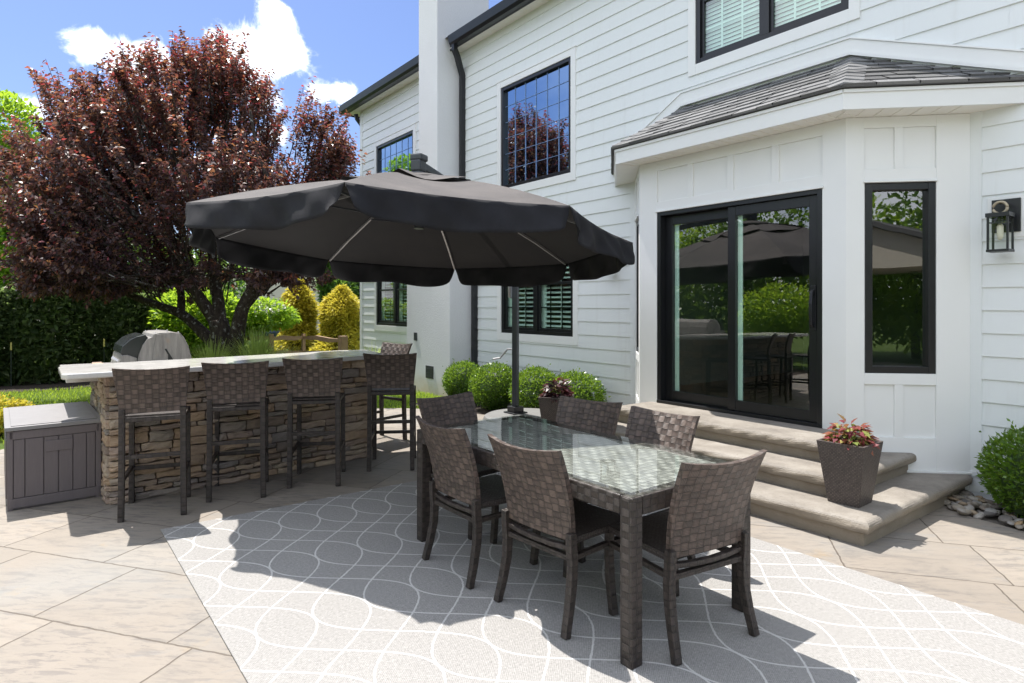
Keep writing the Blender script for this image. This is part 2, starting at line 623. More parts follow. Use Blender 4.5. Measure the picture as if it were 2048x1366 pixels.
def concrete_mat():
    m, t = newmat('brown_cast_concrete')
    c = t.n('NewGeometry').outputs['Position']
    a = t.noise(c, 3.5, 6, .65)
    b = t.noise(c, 26., 5, .7)
    col = t.ramp(a, [(.3, (.175, .156, .136)), (.5, (.245, .220, .190)), (.7, (.31, .284, .250))])
    col = t.mix(t.m('MULTIPLY', t.smooth(b, .56, .70), .55), col, (.17, .145, .12))
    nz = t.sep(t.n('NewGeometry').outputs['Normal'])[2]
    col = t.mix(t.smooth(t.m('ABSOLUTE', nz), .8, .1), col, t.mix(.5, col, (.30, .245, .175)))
    t.out(t.bsdf(col, .72, t.bump(t.m('ADD', b, t.noise(c, 90., 3)), .6, .007), .3))
    return m


M['concrete'] = concrete_mat()


def stone_mat():
    m, t = newmat('stacked_ledgestone')
    c = t.coord()
    v = t.n('Attribute', attribute_name='lc').outputs['Fac']
    base = t.ramp(v, [(0., (.15, .122, .105)), (.16, (.25, .182, .132)), (.32, (.32, .228, .155)), (.48, (.19, .168, .152)),
                      (.64, (.26, .195, .158)), (.80, (.36, .280, .205)), (1., (.18, .164, .152))])
    a = t.noise(t.mapping(c, scale=(1, 1, 2.2)), 11., 6, .68)
    b = t.noise(c, 48., 4, .7)
    f = t.m('MULTIPLY_ADD', a, 1.15, .78)
    col = t.mix(1., base, t.comb(f, f, f), 'MULTIPLY')
    col = t.mix(t.m('MULTIPLY', t.smooth(b, .55, .75), .4), col, (.14, .11, .09))
    col = t.mix(t.m('MULTIPLY', t.smooth(t.noise(c, 6., 4), .58, .74), .35), col, (.46, .33, .2))
    t.out(t.bsdf(col, .85, t.bump(t.m('ADD', a, t.m('MULTIPLY', b, .5)), .9, .012), .25))
    return m


M['stone'] = stone_mat()


def counter_mat():
    m, t = newmat('polished_light_granite')
    c = t.coord()
    a = t.noise(c, 6., 7, .7)
    b = t.noise(c, 90., 3)
    col = t.ramp(a, [(.3, (.52, .505, .48)), (.5, (.60, .58, .55)), (.72, (.66, .64, .61))])
    col = t.mix(t.m('MULTIPLY', t.smooth(b, .55, .7), .3), col, (.40, .38, .36))
    t.out(t.bsdf(col, t.m('MULTIPLY_ADD', a, .14, .07), t.bump(b, .05, .002), .5))
    return m


M['counter'] = counter_mat()


def plastic_mat():
    m, t = newmat('brown_grey_resin')
    c = t.mapping(t.coord(), scale=(24., 24., 1.6))
    g = t.noise(c, 3., 5, .6, dist=1.2)
    f = t.m('MULTIPLY_ADD', g, .35, .80)
    col = t.mix(1., (.150, .128, .132), t.comb(f, f, f), 'MULTIPLY')
    t.out(t.bsdf(col, .5, t.bump(g, .35, .003), .4))
    return m


M['plastic'] = plastic_mat()


def steel_mat():
    m, t = newmat('weathered_stainless_steel')
    c = t.coord()
    a = t.noise(t.mapping(c, scale=(6., 6., .8)), 3.2, 6, .7)
    b = t.noise(c, 5., 4)
    col = t.ramp(a, [(.34, (.17, .162, .155)), (.5, (.26, .25, .235)), (.66, (.34, .325, .305))])
    col = t.mix(t.m('MULTIPLY', t.smooth(b, .62, .75), .5), col, (.34, .24, .16))
    t.out(t.bsdf(t.mix(1., col, (.82, .81, .80), 'MULTIPLY'), t.m('MULTIPLY_ADD', a, .3, .42), None, .4, .15))
    return m


M['steel'] = steel_mat()


def fabric_mat(name, lit_top):
    m, t = newmat(name)
    c = t.coord()
    a = t.noise(c, 2.2, 6, .65)
    wv = t.noise(t.mapping(c, scale=(1, 1, 1)), 300., 2)
    top = t.ramp(a, [(.3, (.066, .060, .060)), (.5, (.090, .081, .078)), (.75, (.125, .110, .104))])  # light put into the cloth colour: sunlit top lighter, shaded underside darker
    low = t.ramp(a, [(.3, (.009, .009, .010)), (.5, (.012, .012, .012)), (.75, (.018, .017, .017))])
    col = t.mix(t.n('NewGeometry').outputs['Backfacing'], top, low) if lit_top else t.ramp(a, [(.3, (.011, .011, .014)), (.5, (.017, .017, .021)), (.75, (.030, .029, .033))])  # otherwise the valance tone, darkened for shade on upright cloth
    dif = t.bsdf(col, .80, t.bump(t.m('ADD', wv, t.m('MULTIPLY', t.noise(c, 9., 3), .6)), .25, .005), .3)
    tr = t.n('BsdfTranslucent', {'Color': (.035, .032, .032, 1)}).outputs[0]
    t.out(t.n('MixShader', {0: .07, 1: dif, 2: tr}).outputs[0])
    return m


M['fabric'] = fabric_mat('black_fabric_lit_top', True)
M['valance'] = fabric_mat('shade_toned_valance_fabric', False)


def bark_mat():
    m, t = newmat('lichen_grey_bark')
    c = t.coord()
    a = t.noise(t.mapping(c, scale=(1, 1, .35)), 22., 6, .7)
    b = t.noise(c, 14., 4, .6)
    col = t.ramp(a, [(.3, (.022, .017, .014)), (.55, (.06, .048, .040)), (.75, (.11, .095, .08))])
    col = t.mix(t.smooth(b, .57, .66), col, (.24, .24, .22))
    t.out(t.bsdf(col, .95, t.bump(a, 1., .03), .1))
    return m


M['bark'] = bark_mat()


def leaf_mat(name, stops, tcol, tf=.35, rough=.42, spec=.5):
    m, t = newmat(name)
    v = t.n('Attribute', attribute_name='lc').outputs['Fac']
    col = t.ramp(v, stops)
    df = t.bsdf(col, rough, None, spec)
    if isinstance(tcol, list):
        tcol = t.ramp(v, tcol)
    tr = t.n('BsdfTranslucent', {'Color': tcol if not isinstance(tcol, tuple) else (*tcol, 1)}).outputs[0]
    t.out(t.n('MixShader', {0: tf, 1: df, 2: tr}).outputs[0])
    return m


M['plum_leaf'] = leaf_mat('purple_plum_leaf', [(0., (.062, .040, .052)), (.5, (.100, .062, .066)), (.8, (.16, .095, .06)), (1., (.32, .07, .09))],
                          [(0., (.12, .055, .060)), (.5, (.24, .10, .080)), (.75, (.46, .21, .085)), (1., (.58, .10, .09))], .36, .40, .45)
M['box_leaf'] = leaf_mat('boxwood_leaf', [(0., (.035, .085, .014)), (.5, (.075, .17, .022)), (1., (.15, .26, .03))], (.30, .46, .04), .38, .30, .6)
M['lime_leaf'] = leaf_mat('lime_shrub_leaf', [(0., (.08, .19, .02)), (.6, (.15, .30, .03)), (1., (.26, .40, .04))], (.46, .66, .05), .48, .38)
M['green_leaf'] = leaf_mat('green_tree_leaf', [(0., (.022, .060, .014)), (.6, (.050, .120, .022)), (1., (.10, .19, .03))], (.22, .38, .05), .40, .40)
M['hedge_leaf'] = leaf_mat('dark_hedge_leaf', [(0., (.045, .075, .035)), (.6, (.085, .13, .055)), (1., (.20, .22, .11))], (.24, .34, .10), .45, .4)
M['gold_leaf'] = leaf_mat('golden_cypress_leaf', [(0., (.16, .18, .02)), (.5, (.42, .37, .035)), (1., (.66, .54, .06))], (.72, .62, .07), .42, .5)
M['grass_blade'] = leaf_mat('fountain_grass_blade', [(0., (.18, .27, .05)), (.6, (.30, .42, .09)), (1., (.50, .56, .22))], (.55, .68, .14), .5, .45)
M['lawn_blade'] = leaf_mat('lawn_grass_blade', [(0., (.12, .22, .02)), (1., (.28, .40, .05))], (.50, .66, .07), .45, .45)
M['white_flower'] = leaf_mat('white_flower_petal', [(0., (.7, .7, .62)), (1., (.8, .8, .75))], (.6, .6, .5), .3)
M['coleus'] = leaf_mat('coleus_leaf', [(0., (.10, .17, .04)), (.24, (.36, .38, .11)), (.36, (.27, .10, .06)), (.7, (.27, .055, .075)), (1., (.15, .028, .042))],
                       [(0., (.3, .42, .10)), (.3, (.45, .25, .10)), (1., (.45, .12, .13))], .3, .35)
M['dark_coleus'] = leaf_mat('maroon_leaf', [(0., (.03, .010, .014)), (.8, (.075, .02, .03)), (1., (.20, .20, .04))], (.15, .04, .04), .3, .4)


def lawn_mat():
    m, t = newmat('lawn')
    c = t.coord()
    a = t.noise(c, 2., 5)
    b = t.noise(c, 120., 3)
    col = t.ramp(t.m('ADD', t.m('MULTIPLY', a, .6), t.m('MULTIPLY', b, .4)), [(.3, (.05, .085, .018)), (.5, (.09, .14, .03)), (.7, (.14, .18, .05))])
    t.out(t.bsdf(col, .9, t.bump(b, 1., .02), .1))
    return m


M['lawn'] = lawn_mat()


def pebble_mat():
    m, t = newmat('river_pebble')
    r = t.n('ObjectInfo').outputs['Random']
    col = t.ramp(r, [(0., (.20, .175, .145)), (.25, (.30, .26, .21)), (.45, (.13, .12, .115)), (.6, (.34, .24, .14)), (.8, (.26, .25, .24)), (1., (.40, .36, .31))])
    f = t.m('MULTIPLY_ADD', t.noise(t.coord(), 20., 5, .7), .6, .7)
    t.out(t.bsdf(t.mix(1., col, t.comb(f, f, f), 'MULTIPLY'), .6, None, .3))
    return m


M['pebble'] = pebble_mat()

# ================================================================== GROUND
g = MB()
g.poly([(-900, -900, -.05), (900, -900, -.05), (900, 900, -.05), (-900, 900, -.05)])
tag(g.build('ground', M['lawn']), kind='structure')
PATIO = [(-7.3, -12), (10.2, -12), (10.2, 5.40), (-1.30, 5.40), (-1.62, 5.46), (-1.86, 5.62), (-1.95, 6.2), (-5.35, 6.2), (-5.9, 5.42), (-6.6, 5.22), (-7.3, 5.08),
         (-8.0, 4.85), (-8.5, 4.45), (-8.9, 3.9), (-9.1, 3.0), (-9.1, .2), (-8.3, -.7), (-7.3, -1.0)]
p = MB()
p.prism([(x, y, -.10) for x, y in PATIO], (0, 0, .10))
tag(p.build('patio', M['patio']), kind='structure')
p = MB()
p.prism([(x, y, -.06) for x, y in [(-8.95, 4.75), (-8.0, 4.85), (-7.3, 5.08), (-6.6, 5.22), (-5.9, 5.42), (-5.2, 6.2), (-9.1, 6.2)]], (0, 0, .035))
tag(p.build('mulch_bed', M['mulch']), kind='structure')
p = MB()
p.prism([(x, y, -.06) for x, y in [(-1.95, 6.2), (-1.86, 5.62), (-1.62, 5.46), (-1.30, 5.40), (6, 5.40), (6, 6.2)]], (0, 0, .045))
tag(p.build('gravel_bed', simple('grey_brown_gravel', (.16, .14, .12), .95, var=.6, vs=60., bump=1., bs=60.)), kind='structure')
p = MB()
p.prism([(x, y, -.06) for x, y in [(-22, -6), (-14.6, -6), (-14.6, .9), (-13.4, 2.0), (-10.6, 1.9), (-10.6, 3.5), (-14, 5.0), (-22, 5)]], (0, 0, .02))
p.prism([(x, y, -.06) for x, y in [(-8.3, -.7), (-7.3, -1.0), (-7.3, -4), (-8.6, -4)]], (0, 0, .04))
tag(p.build('mulch_bed', M['mulch']), kind='structure')


def inpoly(x, y, poly):
    c = False
    for i in range(len(poly)):
        x0, y0 = poly[i]
        x1, y1 = poly[i - 1]
        if (y0 > y) != (y1 > y) and x < (x1 - x0) * (y - y0) / (y1 - y0) + x0:
            c = not c
    return c


# lawn blades where the lawn shows: left strip and the patch by the chimney
GP = []
for (x0, x1, y0, y1, n) in ((-14.6, -9.2, -4.0, 1.4, 16000), (-11.2, -8.0, 3.2, 6.0, 9000)):
    xy = np.stack([rng.uniform(x0, x1, n), rng.uniform(y0, y1, n)], 1)
    keep = [not inpoly(a, b, PATIO) and not (a > -8.95 and b > 4.75 + (a + 8.95) * .1) and not (a < -10.6 and 1.9 < b < 3.5) for a, b in xy]
    GP.append(xy[np.array(keep)])
GP = np.concatenate(GP)
P0 = np.c_[GP, np.full(len(GP), -.05)]
A0 = np.c_[rng.normal(0, .35, (len(GP), 2)), np.ones(len(GP))]
tag(leaf_mesh('grass', P0, A0, rdir(len(GP)), rng.uniform(.05, .09, len(GP)), .012, M['lawn_blade'], fold=.1),
    'short bright green lawn grass beside the patio', 'grass', kind='stuff')

# rug
g = MB()
g.box(-4.90, .70, .002, -.55, 3.80, .010)
ro = g.build('outdoor_rug', M['rug'], bevel=.003)
tag(ro, 'large grey outdoor rug with white interlocking oval pattern under the dining table', 'rug')

# ================================================================== HOUSE
YW = 6.10
house = tag(empty('house', (-6, 6.1, 0)), 'large white two storey house with lap siding, black windows and bay with sliding door', 'house')
HORG = Vector((-6, 6.1, 0))


def hp(mb, name, mats, parent=None, **kw):
    """part of the house: geometry given in world coordinates"""
    par = parent or house
    o = mb.build(name, mats, None, **kw)
    o.parent = par
    o.matrix_parent_inverse = Matrix.Translation(-HORG)
    return o


def hsub(mb, name, mats, part, **kw):
    """sub-part under a house part whose own origin is the world origin"""
    o = mb.build(name, mats, None, **kw)
    o.parent = part
    return o


TR = .10     # casing width
WIN = [  # x0, x1, z0, z1, kind
    (-8.285, -6.605, 3.435, 5.087, 'picture'),
    (-8.277, -6.559, 1.100, 2.640, 'shutter'),
    (-12.966, -11.258, 3.435, 5.070, 'picture'),
    (-12.966, -11.258, 1.105, 2.640, 'shutter'),
    (-4.492, -2.778, 4.325, 5.75, 'blind')]
holes = [(a - TR, b + TR, c - TR - .02, d + TR, ) for a, b, c, d, k in WIN]
holes.append((-5.37, -1.83, -.2, 3.2))
# wall courses
XL, XR, ZT, EXP = -13.82, 3.0, 6.06, .1842
Z0 = 1.5075 - 8 * EXP
sid = MB()
k = -1
while Z0 + k * EXP < ZT:
    za, zb = Z0 + k * EXP, min(Z0 + (k + 1) * EXP, ZT)
    cuts = sorted({za, zb} | {z for h in holes for z in (h[2], h[3]) if za < z < zb})
    jx = XL + rng.uniform(.5, 4.6)
    joints = []
    while jx < XR:
        joints.append(jx)
        jx += rng.uniform(4.2, 5.6)
    for i in range(len(cuts) - 1):
        a, b = cuts[i], cuts[i + 1]
        mid = (a + b) / 2
        spans = [(XL, XR)]
        for h in holes:
            if h[2] < mid < h[3]:
                spans = [q for s0, s1 in spans for q in ((s0, min(s1, h[0])), (max(s0, h[1]), s1)) if q[1] - q[0] > 1e-4]
        for s0, s1 in spans:
            cutx = [s0] + [j for j in joints if s0 + .05 < j < s1 - .05] + [s1]
            for q in range(len(cutx) - 1):
                x0, x1 = cutx[q] + (.0006 if q else 0), cutx[q + 1] - (.0006 if q < len(cutx) - 2 else 0)
                yo = lambda z: YW - .016 + .014 * (z - za) / EXP
                sid.add([(x0, yo(a), a), (x1, yo(a), a), (x1, yo(b), b), (x0, yo(b), b), (x0, YW, a), (x1, YW, a)],
                        [(0, 1, 2, 3), (4, 5, 1, 0)])
    k += 1
# backing, with openings left out where windows are
bk = MB()
xs = sorted({XL, XR} | {v for w in WIN for v in (w[0], w[1])} | {-5.37, -1.83})
zs = sorted({-.1, 6.2} | {v for w in WIN for v in (w[2], min(w[3], 6.1))} | {3.15})
for i in range(len(xs) - 1):
    for j in range(len(zs) - 1):
        cx, cz = (xs[i] + xs[i + 1]) / 2, (zs[j] + zs[j + 1]) / 2
        if any(w[0] < cx < w[1] and w[2] < cz < w[3] for w in WIN) or (-5.37 < cx < -1.83 and cz < 3.15):
            continue
        sid.box(xs[i], YW, zs[j], xs[i + 1], YW + .15, zs[j + 1])
# corner boards and side wall
sid.box(XL - .0, YW - .022, -.1, XL + .10, YW - .001, ZT)
sid.box(XL - .02, YW - .022, -.1, XL - .001, 12., ZT)
sid.box(-5.49, YW - .022, .1, -5.375, YW - .001, 3.2)
sid.box(-1.83, YW - .022, .17, -1.74, YW - .001, 3.12)
sid.box(XL, 12., -.1, XR, 12.1, 6.2)
sid.box(XR, 6.1, -.1, XR + .1, 12.1, 6.2)
hp(sid, 'siding_wall', M['siding'])
fd = MB()
fd.box(-1.86, YW - .012, -.1, XR, YW - .001, .168)
fd.box(-1.86, YW - .026, .160, XR, YW - .013, .200)
hp(fd, 'foundation', M['concrete_found'])

# interior, seen through the glass
it = MB()
it.box(XL + .05, YW + .16, .30, XR, 11.9, .46, 1)
it.box(XL + .05, YW + .16, 3.02, XR, 11.9, 3.22, 0)
it.box(XL + .05, 10.2, .46, XR, 10.3, 6.1, 0)
it.box(XL + .05, YW + .16, 6.0, XR, 11.9, 6.1, 0)
for xx in (-10.5, -5.5, -1.2):
    it.box(xx, YW + .16, .46, xx + .1, 10.2, 6.0, 0)
it.box(-4.70, 5.50, .30, -2.52, YW + .16, .462, 1)
it.box(-4.70, 5.50, 3.12, -2.52, YW + .16, 3.2, 0)
hp(it, 'interior', [M['inwall'], M['infloor']])


def window(xf, s0, s1, z0, z1, kind, casing=True):
    """frame in wall-local coordinates (s along the wall, y inwards, z up)"""
    b = MB(xf)
    fw = .055
    yo, yi = -.012, .085
    b.box(s0, yo, z0, s0 + fw, yi, z1)
    b.box(s1 - fw, yo, z0, s1, yi, z1)
    b.box(s0 + fw, yo + .003, z0, s1 - fw, yi, z0 + fw)
    b.box(s0 + fw, yo + .003, z1 - fw, s1 - fw, yi, z1)
    panes = []
    if kind in ('shutter', 'blind'):
        mid = (s0 + s1) / 2
        b.box(mid - .045, yo + .004, z0 + fw, mid + .045, yi, z1 - fw)
        panes = [(s0 + fw, mid - .045), (mid + .045, s1 - fw)]
    else:
        panes = [(s0 + fw, s1 - fw)]
    zmid = z0 + (z1 - z0) * .5
    sash = .035
    for a, c in panes:
        if kind in ('shutter', 'blind'):
            for q0, q1, dy in ((z0 + fw, zmid + .02, .018), (zmid - .02, z1 - fw, .045)):
                b.box(a, dy, q0, a + sash, dy + .026, q1)
                b.box(c - sash, dy, q0, c, dy + .026, q1)
                b.box(a + sash, dy, q0, c - sash, dy + .026, q0 + sash + .012)
                b.box(a + sash, dy, q1 - sash, c - sash, dy + .026, q1)
    fr = hp(b, 'window', M['black_frame'], bevel=.003)
    gl = MB(xf)
    gr = MB(xf)
    for a, c in panes:
        gl.poly([(a, .040, z0 + fw), (c, .040, z0 + fw), (c, .040, z1 - fw), (a, .040, z1 - fw)])
        if kind == 'picture':
            nc, nr = 6, 6
        elif kind in ('shutter', 'blind'):
            nc, nr = 3, 4
        else:
            nc = nr = 0
        w = .0026 if kind == 'picture' else .010
        gy = .030 if kind == 'picture' else .046
        for i in range(1, nc):
            x = a + (c - a) * i / nc
            gr.box(x - w, gy, z0 + fw, x + w, gy + .009, z1 - fw)
        for i in range(1, nr):
            z = z0 + fw + (z1 - z0 - 2 * fw) * i / nr
            gr.box(a, gy + .001, z - w, c, gy + .008, z + w)
    hsub(gl, 'pane', M['picture_glass'] if kind == 'picture' else M['glass'], fr)
    if gr.v:
        hsub(gr, 'grille', M['picture_grille'] if kind == 'picture' else M['black_frame'] if kind != 'blind' else M['shutter'], fr)
    if kind == 'shutter':
        sh = MB(xf)
        for a, c in panes:
            y0 = .10
            sh.box(a - .03, y0, z0, a + .075, y0 + .03, z1)
            sh.box(c - .075, y0, z0, c + .03, y0 + .03, z1)
            sh.box(a + .075, y0 + .002, z0, c - .075, y0 + .028, z0 + .10)
            sh.box(a + .075, y0 + .002, z1 - .10, c - .075, y0 + .028, z1)
            sh.box((a + c) / 2 + .08, y0 - .03, z0 + .12, (a + c) / 2 + .092, y0 - .02, z1 - .12)
            z = z0 + .135
            while z < z1 - .12:
                sh.sweep([(a + .075, y0 + .015, z), (c - .075, y0 + .015, z)], .064, .009, side=(0, .93, .36))
                z += .072
        hsub(sh, 'shutter', M['shutter'], fr)
    if kind == 'blind':
        sh = MB(xf)
        for a, c in panes:
            z = z0 + .06
            while z < z1:
                sh.sweep([(a - .02, .11, z), (c + .02, .11, z)], .052, .004, side=(0, .45, .9))
                z += .046
        hsub(sh, 'blind', M['shutter'], fr)
    # white casing
    if casing:
        t = MB(xf)
        t.box(s0 - TR, -.026, z0 - TR - .02, s0 - .001, .0, z1 + TR)
        t.box(s1 + .001, -.026, z0 - TR - .02, s1 + TR, .0, z1 + TR)
        t.box(s0 - .001, -.024, z0 - TR - .02, s1 + .001, .0, z0 - .001)
        t.box(s0 - .001, -.024, z1 + .001, s1 + .001, .0, z1 + TR)
        t.box(s0 - TR - .01, -.034, z1 + TR + .001, s1 + TR + .01, .0, z1 + TR + .018)
        # reveal
        t.box(s0 - .012, .001, z0 - .01, s0 - .001, .14, z1 + .01)
        t.box(s1 + .001, .001, z0 - .01, s1 + .012, .14, z1 + .01)
        t.box(s0 - .012, .001, z0 - .012, s1 + .012, .14, z0 - .001)
        hsub(t, 'casing', M['trim'], fr, bevel=.002)
    return fr


XF_WALL = Matrix.Translation((0, YW, 0))
for (a, b_, c, d, kd) in WIN:
    window(XF_WALL, a, b_, c, d, kd)


# ---- bay
def frame_xf(origin, ang):
    return Matrix.Translation((origin[0], origin[1], 0)) @ Matrix.Rotation(ang, 4, 'Z')


YB = 5.423
XF_FRONT = frame_xf((-4.727, YB), 0)
XF_RIGHT = frame_xf((-2.50, YB), R(45))
XF_LEFT = frame_xf((-4.727 - .667, YB + .667), R(-45))
ZS = 3.11
bay = MB(XF_FRONT)
pr = -.022
LF = 2.227
# front face: corner boards, header, panels
bay.box(-.0091, pr, 0, .236, .03, ZS)
bay.box(2.038, pr, 0, LF + .0091, .03, ZS)
bay.box(.236, pr + .001, 2.575, 2.038, .03, 2.668)
bay.box(.220, pr - .016, 2.555, 2.054, .03, 2.574)
bay.box(.236, pr + .001, 3.008, 2.038, .03, ZS)
bay.box(.236, -.002, 2.668, 2.038, .03, 3.008)
pw = (1.802 - 3 * .072) / 4
for i in range(3):
    s0 = .236 + (i + 1) * pw + i * .072
    bay.box(s0, pr + .003, 2.668, s0 + .072, -.002, 3.008)
bay.box(.236, pr + .004, 0, 2.038, .03, .470)
for xf, L, fl in ((XF_RIGHT, .943, False), (XF_LEFT, .943, True)):
    bay.xf = xf
    q = (lambda s: L - s) if fl else (lambda s: s)
    B = lambda s0, y0, z0, s1, y1, z1: bay.box(q(s0), y0, z0, q(s1), y1, z1)
    B(-.0090, pr, .19, .135, .03, ZS)
    B(.690, pr, .19, L, .03, ZS)
    B(.135, pr + .001, 2.580, .690, .03, 2.677)
    B(.125, pr - .014, 2.566, .70, .03, 2.579)
    B(.135, pr + .001, 3.02, .690, .03, ZS)
    B(.135, -.002, 2.677, .690, .03, 3.02)
    B(.371, pr + .003, 2.677, .440, -.002, 3.02)
    B(.135, pr + .001, .891, .690, .03, .983)
    B(.135, -.002, .456, .690, .03, .891)
    B(.371, pr + .003, .456, .440, -.002, .891)
    B(.135, pr + .001, .19, .690, .03, .456)
    B(.135, .001, .983, .149, .03, 2.58)
    B(-.01, pr - .014, .172, L + .01, .03, .189)
    B(.0, pr + .010, -.05, L, .03, .171)
hp(bay, 'bay_wall', M['trim'], bevel=.002)
window(XF_RIGHT, .149, .690, .985, 2.56, 'casement', casing=False)
window(XF_LEFT, .943 - .690, .943 - .149, .985, 2.56, 'casement', casing=False)

# sliding door
dr = MB(XF_FRONT)
d0, d1, dz0, dz1 = .238, 2.036, .492, 2.553
dr.box(d0, -.020, dz0, d0 + .045, .14, dz1)
dr.box(d1 - .045, -.020, dz0, d1, .14, dz1)
dr.box(d0 + .045, -.018, dz1 - .040, d1 - .045, .14, dz1)
dr.box(d0 + .001, -.030, dz0 - .018, d1 - .001, .14, dz0 + .030)
door = hp(dr, 'sliding_door', M['black_frame'], bevel=.003)
for nm, a, b_, y in (('door_panel', d0 + .046, 1.180, .075), ('door_panel', 1.090, d1 - .046, .012)):
    q = MB(XF_FRONT)
    st = .085
    q.box(a, y, dz0 + .032, a + st, y + .045, dz1 - .042)
    q.box(b_ - st, y, dz0 + .032, b_, y + .045, dz1 - .042)
    q.box(a + st, y + .002, dz0 + .032, b_ - st, y + .043, dz0 + .132)
    q.box(a + st, y + .002, dz1 - .135, b_ - st, y + .043, dz1 - .042)
    hsub(q, nm, M['black_frame'], door, bevel=.003)
    q = MB(XF_FRONT)
    q.poly([(a + st, y + .02, dz0 + .132), (b_ - st, y + .02, dz0 + .132), (b_ - st, y + .02, dz1 - .135), (a + st, y + .02, dz1 - .135)])
    hsub(q, 'pane', M['glass'], door)
    q = MB(XF_FRONT)
    # pale inner glazing bead seen through the tinted glass
    q.box(a + st - .006, y + .050, dz0 + .12, a + st + .045, y + .060, dz1 - .13)
    hsub(q, 'glazing_bead', M['shutter'], door)
q = MB(XF_FRONT)
hx = d1 - .046 - .042
q.sweep([(hx, -.002, 1.36), (hx, -.035, 1.38), (hx, -.045, 1.48), (hx, -.045, 1.56), (hx, -.030, 1.66), (hx, .0, 1.68)], .028, .018)
q.box(hx - .022, .0, 1.33, hx + .022, .011, 1.72)
hsub(q, 'door_handle', M['black_metal'], door, bevel=.003)

# bay roof
EL, ER = Vector((-4.84, 5.125, 0)), Vector((-2.385, 5.125, 0))
WL, WR = Vector((-5.775, YW, 0)), Vector((-1.430, YW, 0))
TL, TRp = Vector((-4.62, YW, 0)), Vector((-2.76, YW, 0))
ZE, ZR = 3.275, 3.86
fa = MB()
for a, b_ in ((EL, ER), (ER, WR), (WL, EL)):
    dv = (b_ - a).normalized()
    nv = Vector((dv.y, -dv.x, 0))
    for (z0, z1, off, th) in ((3.105, 3.235, 0, .022), (3.236, 3.262, .014, .036)):
        fa.prism([a + nv * off + Vector((0, 0, z0)), b_ + nv * off + Vector((0, 0, z0)), b_ + nv * (off - th) + Vector((0, 0, z0)), a + nv * (off - th) + Vector((0, 0, z0))], (0, 0, z1 - z0))
hp(fa, 'fascia', M['trim'])
sf = MB()
inn = .02
pl = [(EL.x + .01, EL.y + inn), (ER.x - .01, ER.y + inn), (WR.x - .03, YW - .001), (WL.x + .03, YW - .001)]
sf.prism([(x, y, 3.112) for x, y in pl], (0, 0, .01))
# soffit grooves as thin battens + vents
for i in range(24):
    x = EL.x + (ER.x - EL.x) * (i + .5) / 24
    sf.box(x - .003, EL.y + .03, 3.107, x + .003, YB - .03, 3.1119)
for i in range(9):
    a = ER.lerp(WR, (i + .3) / 9.6) + Vector((-.02, .02, 0))
    n = Vector((-.707, .707, 0))
    b_ = a + n * .27
    if b_.y < YW - .03:
        sf.sweep([a + Vector((0, 0, 3.1095)), b_ + Vector((0, 0, 3.1095))], .006, .005, side=(.7, .7, 0))
hp(sf, 'soffit', M['soffit'])
rf = MB()


def slope(a, b, ta, tb, nc, tab):
    """shingle courses on the slope eave a-b, top ta-tb"""
    for c in range(nc):
        f0, f1 = c / nc, min(1.0, (c + 1.35) / nc)
        A0, B0 = a.lerp(ta, f0), b.lerp(tb, f0)
        A1, B1 = a.lerp(ta, f1), b.lerp(tb, f1)
        n = (B0 - A0).cross(A1 - A0).normalized()
        if n.z < 0: n = -n
        Lb = (B0 - A0).length
        dv = (B0 - A0).normalized()
        up = (A1 - A0) - dv * (A1 - A0).dot(dv)
        sl = (A1 - A0).dot(dv)
        sr = Lb + (B1 - B0).dot(dv)
        x = -rng.uniform(0, tab)
        while x < Lb + .3:
            w = tab * rng.uniform(.55, 1.35)
            x0, x1 = max(x, 0), min(x + w - .010, Lb)
            y0, y1 = max(x, sl), min(x + w - .010, sr)
            if x1 - x0 > .01 or y1 - y0 > .01:
                x1, y1 = max(x1, x0), max(y1, y0)
                th = rng.choice([.005, .008, .011])
                rf.cv = float(rng.random())
                lo = n * (.012 + th)
                hi = n * .004
                q = [A0 + dv * x0, A0 + dv * x1, A0 + up + dv * y1, A0 + up + dv * y0]
                rf.add([q[0] + lo, q[1] + lo, q[2] + hi, q[3] + hi, q[0], q[1]], [(0, 1, 2, 3), (4, 5, 1, 0)])
            x += w


e = lambda v, z: Vector((v.x, v.y, z))
ov = .035
ELs, ERs = e(EL + Vector((-.02, -ov, 0)), ZE), e(ER + Vector((.02, -ov, 0)), ZE)
WRs, WLs = e(WR + Vector((.05, 0, 0)), ZE), e(WL + Vector((-.05, 0, 0)), ZE)
TLs, TRs = e(TL, ZR), e(TRp, ZR)
slope(ELs, ERs, TLs, TRs, 8, .26)
slope(ERs, WRs, TRs, TRs + Vector((.01, 0, 0)), 8, .26)
slope(WLs, ELs, TLs + Vector((-.01, 0, 0)), TLs, 8, .26)
rf.cv = .0
rf.poly([ELs, ERs, TRs, TLs]); rf.poly([ERs, WRs, TRs]); rf.poly([WLs, ELs, TLs])
rf.poly([ELs - Vector((0, 0, .005)), WLs - Vector((0, 0, .005)), WRs - Vector((0, 0, .005)), ERs - Vector((0, 0, .005))])
for a, b_ in ((ELs, ERs), (ERs, WRs), (WLs, ELs)):
    rf.poly([a - Vector((0, 0, .005)), b_ - Vector((0, 0, .005)), b_ + Vector((0, 0, .008)), a + Vector((0, 0, .008))])
